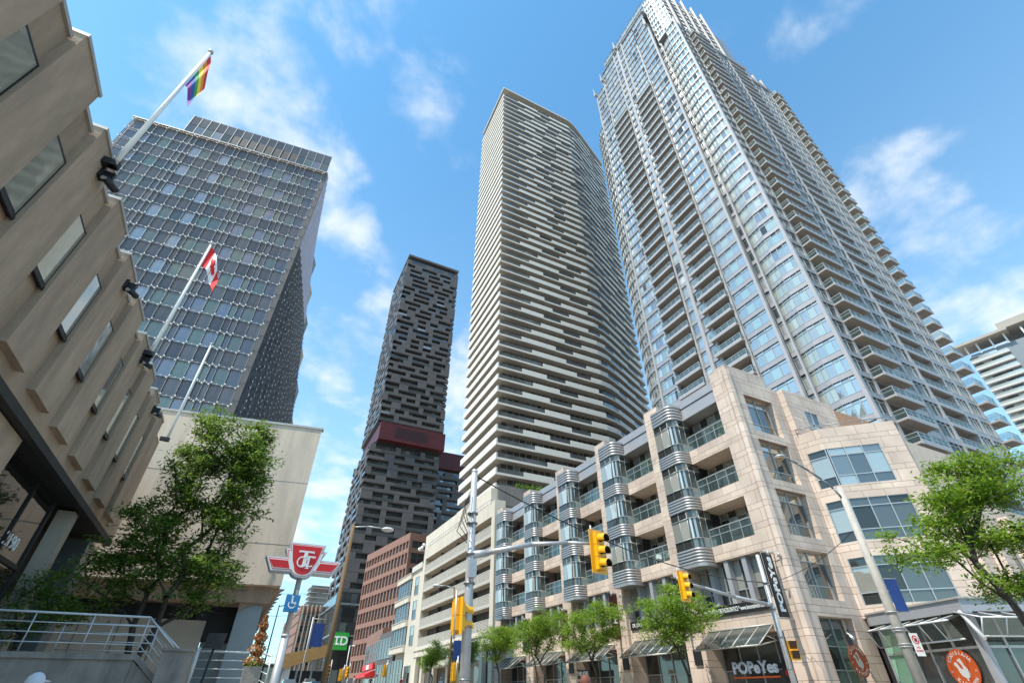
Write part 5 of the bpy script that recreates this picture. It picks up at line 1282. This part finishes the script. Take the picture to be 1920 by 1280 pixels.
m=MB(); m.plate(f,[(60-20.75+.30*math.cos(R(a)),2.55+.17*math.sin(R(a))) for a in range(0,361,15)]+[(60-20.75+.27*math.cos(R(a)),2.55+.145*math.sin(R(a))) for a in range(360,-1,-15)],.02,.03); m.build('red_ring',K['red'],t)
text_mb('OPEN',f,60-20.75,2.55,.14,.02,.006,bold=.03).build('letters',K['red'],t)
t=thing('menu_poster','orange and cream food poster beside the corner shop door','poster',(26.9,19.9,2)); m=MB(); m.fb(f,60-20.25,60-19.85,-.01,.01,1.5,3.1); m.build('sheet',mat('poster_cream',(.62,.45,.22),.6,var=.5,scale=4),t)
m=MB(); 
for (uu,zz_) in ((40.0,2.2),(39.9,1.85),(40.05,2.6)): m.plate(f,[(uu-.0+.11*math.cos(R(a)),zz_+.08*math.sin(R(a))) for a in range(0,360,30)],.011,.016)
m.build('food_picture',K['orange'],t)
# round emblem
f=F(fg[0].p(4.15,-.18,0)[0],fg[0].p(4.15,-.18,0)[1],fg[0].u[0],fg[0].u[1]); zc=2.55; Rr=.74
def emblem(f,zc,Rr,label,dim=False):
    t=thing('round_emblem',label,'sign',f.p(0,0,zc)); oc=K['orange'] if not dim else mat('shade_painted_orange',(.25,.05,.02),.5,var=.1); wc=K['white'] if not dim else K['coping']  # dim version: shade put into darker copies of the emblem colours
    m=MB(); m.plate(f,[(Rr*math.cos(R(a)),zc+Rr*math.sin(R(a))) for a in range(0,360,8)],0,.02); m.build('disc',oc,t)
    bird=[(-.42,.16),(-.50,.24),(-.47,.34),(-.38,.40),(-.28,.36),(-.22,.24),(-.17,.08),(-.06,.0),(.03,.05),(.02,.2),(-.08,.38),(-.22,.46),(-.12,.50),(-.10,.58),(-.02,.53),(.05,.60),(.10,.52),(.14,.40),(.18,.2),(.30,.0),(.36,-.2),(.28,-.38),(.12,-.46),(-.08,-.44),(-.26,-.32),(-.34,-.12),(-.36,.06)]
    m=MB(); m.plate(f,[(x*Rr*.95,zc+z*Rr*.95-.02) for x,z in bird],.02,.03); m.plate(f,[(.0,zc-.43*Rr),(.04,zc-.43*Rr),(.05,zc-.58*Rr),(-.03,zc-.58*Rr)],.021,.028); m.build('bird_figure',wc,t)
    L=MB()
    for s,a0,a1,r,fl in (('LOUISIANA',148,32,.80,0),('KITCHEN',-138,-42,.80,1)):
        for i,ch in enumerate(s):
            a=R(a0+(a1-a0)*i/(len(s)-1)); L.add(text_mb(ch,f,Rr*r*math.cos(a),zc+Rr*r*math.sin(a),Rr*.19,.021,.004,rot=(a-math.pi/2) if not fl else (a+math.pi/2),bold=.04))
    L.add(text_mb('19',f,-Rr*.80,zc-.12*Rr,Rr*.11,.021,.004)); L.add(text_mb('72',f,Rr*.80,zc-.12*Rr,Rr*.11,.021,.004)); L.build('letters',wc,t)
emblem(f,zc,Rr,'bright round orange emblem with white bird on the shop glass, lower right')
f=F(28.6,17.96,1,0); emblem(f,3.0,.7,'dim orange round emblem inside the tall recessed corner window',True)
t=thing('security_camera','white security camera on the stone corner wall','camera',(29.0,18.3,4)); m=MB(); m.tube((29.0,18.3,4.25),(28.95,18.1,4.1),.03,n=6); m.build('bracket',K['white'],t); m=MB(); m.tube((28.95,18.15,4.1),(28.8,17.95,3.98),.07,n=10); m.build('body',K['white'],t)
t=thing('security_camera','cluster of white ball cameras on the garage roof corner','camera',(25.9,85.9,22.2))
for (x,z) in ((-.5,22.4),(-.9,22.1),(-.2,22.9)): m=MB(); m.ball((25.9+x,86.2,z),.28); m.build('ball_camera',K['white'],t)
m=MB(); m.box(25.0,26.2,86.1,86.3,21.9,22.05); m.build('bracket',K['steel'],t)
# ================================================================ cars and people
def car(label,x,y,col,head=1):
    z=gz(y); t=thing('parked_car',label,'car',(x,y,z)); f=F(x,y,0,1)   # u along +Y
    def sect(prof,w0,w1):
        m=MB(); L=[]
        for (u,zz_,k) in prof: L.append((u,zz_,w0+(w1-w0)*k))
        return L
    P=[(-2.2,.45,.80),(-2.25,.75,.84),(-1.3,.98,.88),(-.75,1.05,.88),(.95,1.05,.88),(1.9,1.0,.86),(2.25,.85,.82),(2.25,.42,.80)]
    m=MB(); n=len(P)
    for i in range(n):
        a,b=P[i],P[(i+1)%n]; m.face([(x-a[2],y+a[0],z+a[1]),(x+a[2],y+a[0],z+a[1]),(x+b[2],y+b[0],z+b[1]),(x-b[2],y+b[0],z+b[1])],0,False)
    for s in (-1,1): m.face([(x+s*p[2],y+p[0],z+p[1]) for p in (P if s>0 else P[::-1])],0)
    bo=m.build('body',col,t)
    C=[(-.95,1.04,.80),(-.25,1.47,.62),(.9,1.50,.62),(1.7,1.04,.78)]
    m=MB(); m.face([(x-.62,y-.25,z+1.47),(x+.62,y-.25,z+1.47),(x+.62,y+.9,z+1.5),(x-.62,y+.9,z+1.5)]); m.build('roof',col,t)
    m=MB(); 
    m.face([(x-.80,y-.95,z+1.03),(x+.80,y-.95,z+1.03),(x+.62,y-.25,z+1.47),(x-.62,y-.25,z+1.47)]); m.build('windshield',K['shopglass'],t)
    m=MB(); m.face([(x-.78,y+1.7,z+1.03),(x+.78,y+1.7,z+1.03),(x+.62,y+.9,z+1.5),(x-.62,y+.9,z+1.5)]); m.build('rear_window',K['shopglass'],t)
    for s in (-1,1): m=MB(); m.face([(x+s*.82,y-.95,z+1.03),(x+s*.63,y-.25,z+1.465),(x+s*.63,y+.9,z+1.495),(x+s*.8,y+1.7,z+1.03)]); m.build('side_window',K['shopglass'],t)
    for u in (-1.35,1.4):
        for s in (-1,1): m=MB(); m.tube((x+s*.66,y+u,z+.33),(x+s*.88,y+u,z+.33),.33,n=16); w_=m.build('wheel',K['black'],t); m=MB(); m.tube((x+s*.881,y+u,z+.33),(x+s*.89,y+u,z+.33),.2,n=12); m.build('rim',K['steel'],w_)
    for s in (-1,1): m=MB(); m.box(x+s*.6-.16,x+s*.6+.16,y-2.27,y-2.2,z+.6,z+.76); m.build('headlight',K['white'],t)
cp=mat('silver_blue_paint',(.35,.42,.52),.3,.4,var=.05,coat=.6); cw=mat('white_car_paint',(.7,.7,.7),.3,.1,var=.03,coat=.6); cg=mat('dark_car_paint',(.05,.05,.06),.3,.3,var=.05,coat=.6)
car('silver blue car coming down the street in mid distance',8.9,62,cp); car('white car farther up the street, left of the silver one',7.9,80,cw); car('dark car far up the street by the red awning',18.6,96,cg); car('white van like car near the far hoarding',12.0,92,cw)
skin=mat('skin',(.45,.27,.19),.6,var=.08); hairm=[mat('dark_hair',(.03,.02,.015),.7,var=.2),mat('auburn_hair',(.16,.05,.03),.7,var=.3),mat('white_cap',(.62,.62,.68),.8,var=.06)]
def person(label,x,y,h,face,cloth,legs,hair,walk=.22,z=None):
    """one skinned body: face = heading in radians (0 = -Y)"""
    z=gz(y)+.13 if z is None else z; t=thing('person',label,'person',(x,y,z)); c,s=math.cos(face),math.sin(face); k=h/1.75
    def W_(a,b,q): return ((a*c-b*s)*k,(a*s+b*c)*k,q*k)
    J=[('pel',None,(0,0,.95),.125),('sp','pel',(0,.01,1.15),.12),('ch','sp',(0,.0,1.34),.145),('nk','ch',(0,0,1.49),.055),('hd','nk',(0,-.02,1.56),.07),('hd2','hd',(0,-.02,1.65),.095),('hd3','hd2',(0,-.01,1.71),.07)]
    for sd,w_ in (('l',1),('r',-1)):
        q=walk*w_
        J+= [('sh'+sd,'ch',(.17*w_,0,1.42),.062),('el'+sd,'sh'+sd,(.23*w_,-.08*w_*1+.02,1.14),.043),('wr'+sd,'el'+sd,(.23*w_,-.16*w_*1-.04,.90),.028),('pm'+sd,'wr'+sd,(.23*w_,-.17*w_-.06,.83),.034)]
        for i in range(4): J.append(('f%d%s'%(i,sd),'pm'+sd,(.23*w_,-.17*w_-.085+.02*i,.745+.008*abs(i-1)),.0095))
        J.append(('th'+sd,'pm'+sd,(.20*w_,-.17*w_-.10,.80),.0105))
        J+= [('hp'+sd,'pel',(.095*w_,0,.90),.092),('kn'+sd,'hp'+sd,(.10*w_,-q*.5-.03,.50),.062),('an'+sd,'kn'+sd,(.10*w_,-q+.05,.09),.042),('to'+sd,'an'+sd,(.10*w_,-q-.13,.04),.036)]
    ix={j[0]:i for i,j in enumerate(J)}
    me=bpy.data.meshes.new('body'); me.from_pydata([W_(*j[2]) for j in J],[(ix[j[1]],i) for i,j in enumerate(J) if j[1]],[])
    o=bpy.data.objects.new('tmp',me); COL.objects.link(o); sk=o.modifiers.new('s','SKIN'); sv=me.skin_vertices[0].data
    for i,j in enumerate(J): sv[i].radius=(j[3]*k,j[3]*k)
    sv[0].use_root=True; sub=o.modifiers.new('u','SUBSURF'); sub.levels=1; sub.render_levels=1
    bpy.context.view_layer.update(); m2=bpy.data.meshes.new_from_object(o.evaluated_get(bpy.context.evaluated_depsgraph_get())); bpy.data.objects.remove(o)
    m2.materials.clear()
    for mm in (skin,cloth,legs): m2.materials.append(mm)
    for p in m2.polygons:
        zz_=p.center.z/k; r=math.hypot(p.center.x,p.center.y)/k
        p.material_index=0 if zz_>1.47 or (zz_<1.12 and r>.19 and zz_>.7 and abs(p.center.x*c+p.center.y*s)/k>.175) else 1 if zz_>.93 else 2; p.use_smooth=True
    b=bpy.data.objects.new('body',m2); COL.objects.link(b); b.parent=t
    hm=MB(); hc=W_(0,.015,1.672); hm.ball((x+hc[0],y+hc[1],z+hc[2]+.012),.107*k,0,12,1.05); hm.v=[v for v in hm.v]
    ho=hm.build('hair' if hair is not hairm[2] else 'cap',hair,t)
    if hair is hairm[2]:
        m=MB(); a=W_(0,-.14,1.70); m.ball((x+a[0],y+a[1],z+a[2]),.085*k,0,10,.18); m.build('cap_brim',hair,ho)
    fm=MB(); 
    for sd in (-1,1): a=W_(.035*sd,-.108,1.655); fm.ball((x+a[0],y+a[1],z+a[2]),.011*k,0,6)
    fm.build('eyes',K['black'],t); m=MB(); a=W_(0,-.122,1.625); m.ball((x+a[0],y+a[1],z+a[2]),.016*k,0,6,1.4); m.build('nose',skin,t)
    m=MB(); a=W_(0,-.11,1.585); m.box(x+a[0]-.02,x+a[0]+.02,y+a[1]-.006,y+a[1]+.006,z+a[2]-.005,z+a[2]+.005); m.build('mouth',K['red'],t)
    return t
cl=[mat('white_shirt',(.7,.7,.68),.9,var=.05),mat('black_jacket',(.02,.02,.025),.8,var=.1),mat('blue_jeans',(.05,.08,.16),.9,var=.15),mat('beige_top',(.5,.4,.3),.9,var=.05),mat('maroon_top',(.25,.03,.04),.9,var=.1)]
person('person in a white cap walking just below the plaza wall, lower left edge',-2.05,9.1,1.66,R(160),cl[0],cl[2],hairm[2],z=.13)
person('person with auburn hair and maroon top on the near street corner',5.9,8.8,1.73,R(20),cl[4],cl[1],hairm[1],z=.13)
person('person in a white shirt walking on the left sidewalk beyond the transit sign',5.2,66,1.74,R(5),cl[0],cl[2],hairm[0])
person('person in a black jacket beside the silver blue car',17.9,78,1.82,R(170),cl[1],cl[2],hairm[0])
person('person in a beige top crossing before the red awning',16.9,84,1.78,R(90),cl[3],cl[1],hairm[0])
person('person in a white shirt crossing before the red awning',15.8,83,1.76,R(-90),cl[0],cl[1],hairm[0])
person('person in maroon waiting by the cream building',21.5,76,1.78,R(30),cl[4],cl[2],hairm[0])
person('person in white by the garage entrance',22.8,64,1.80,R(0),cl[0],cl[2],hairm[2])
person('person with black jacket outside the steakhouse',24.2,41.5,1.78,R(15),cl[1],cl[2],hairm[0])

# ================================================================ balcony furniture
def patio_chair(label,x,y,z,m_,ang):
    t=thing('patio_chair',label,'chair',(x,y,z)); f=F(x,y,math.cos(ang),math.sin(ang))
    m=MB(); m.fb(f,-.24,.24,-.22,.24,z+.40,z+.44); m.build('seat',m_,t)
    m=MB(); m.hexa([f.p(-.24,-.20,z+.44),f.p(.24,-.20,z+.44),f.p(.24,-.24,z+.44),f.p(-.24,-.24,z+.44),f.p(-.22,-.30,z+.9),f.p(.22,-.30,z+.9),f.p(.22,-.34,z+.9),f.p(-.22,-.34,z+.9)]); m.build('backrest',m_,t)
    for a in (-.21,.21):
        for b in (-.19,.2): m=MB(); m.tube(f.p(a,b,z),f.p(a,b,z+.4),.016,n=6); m.build('leg',m_,t)
        m=MB(); m.tube(f.p(a*1.1,-.25,z+.64),f.p(a*1.1,.2,z+.64),.018,n=6); m.tube(f.p(a*1.1,.2,z+.64),f.p(a*1.1,.2,z+.42),.016,n=6); m.build('armrest',m_,t)
patio_chair('white patio chair on the lowest balcony left of the second curved bay',26.6,29.0,9.24,K['white'],R(-70))
patio_chair('white patio chair turned sideways on the lowest balcony by the railing',26.65,28.0,9.24,K['white'],R(-160))
patio_chair('dark patio chair on the lowest balcony beside the corner pier',26.6,21.4,9.24,K['black'],R(-90))
patio_chair('dark patio chair on the middle balcony beside the corner pier',26.7,22.0,12.51,K['black'],R(-120))
def pot_plant(label,x,y,z,sd):
    t=thing('potted_plant',label,'plant',(x,y,z)); m=MB(); m.tube((x,y,z),(x,y,z+.4),.14,.19,12); m.build('pot',K['conc'],t)
    rd=random.Random(sd); lf=MB(); st=MB()
    for i in range(9):
        a=rd.uniform(0,6.28); e=(x+.25*math.cos(a),y+.25*math.sin(a),z+.4+rd.uniform(.4,.8)); st.tube((x,y,z+.4),e,.012,.006,4)
        for k in range(30):
            c=Vector(e)+Vector((rd.gauss(0,.12),rd.gauss(0,.12),rd.gauss(0,.14))); u=Vector((rd.gauss(0,1),rd.gauss(0,1),rd.gauss(0,1))).normalized()*.06; v=u.orthogonal().normalized()*.025; lf.face([c-u,c-v,c+u,c+v])
    st.build('stem',K['bark'],t); lf.build('foliage',K['leaf_dark'],t)
pot_plant('potted plant on the top balcony beside the corner pier',26.5,20.6,15.76,3)
pot_plant('potted plant on the top balcony between the first two curved bays',26.5,28.2,15.76,5)
pot_plant('potted plant on the middle balcony between the second and third curved bays',26.5,35.4,12.51,7)
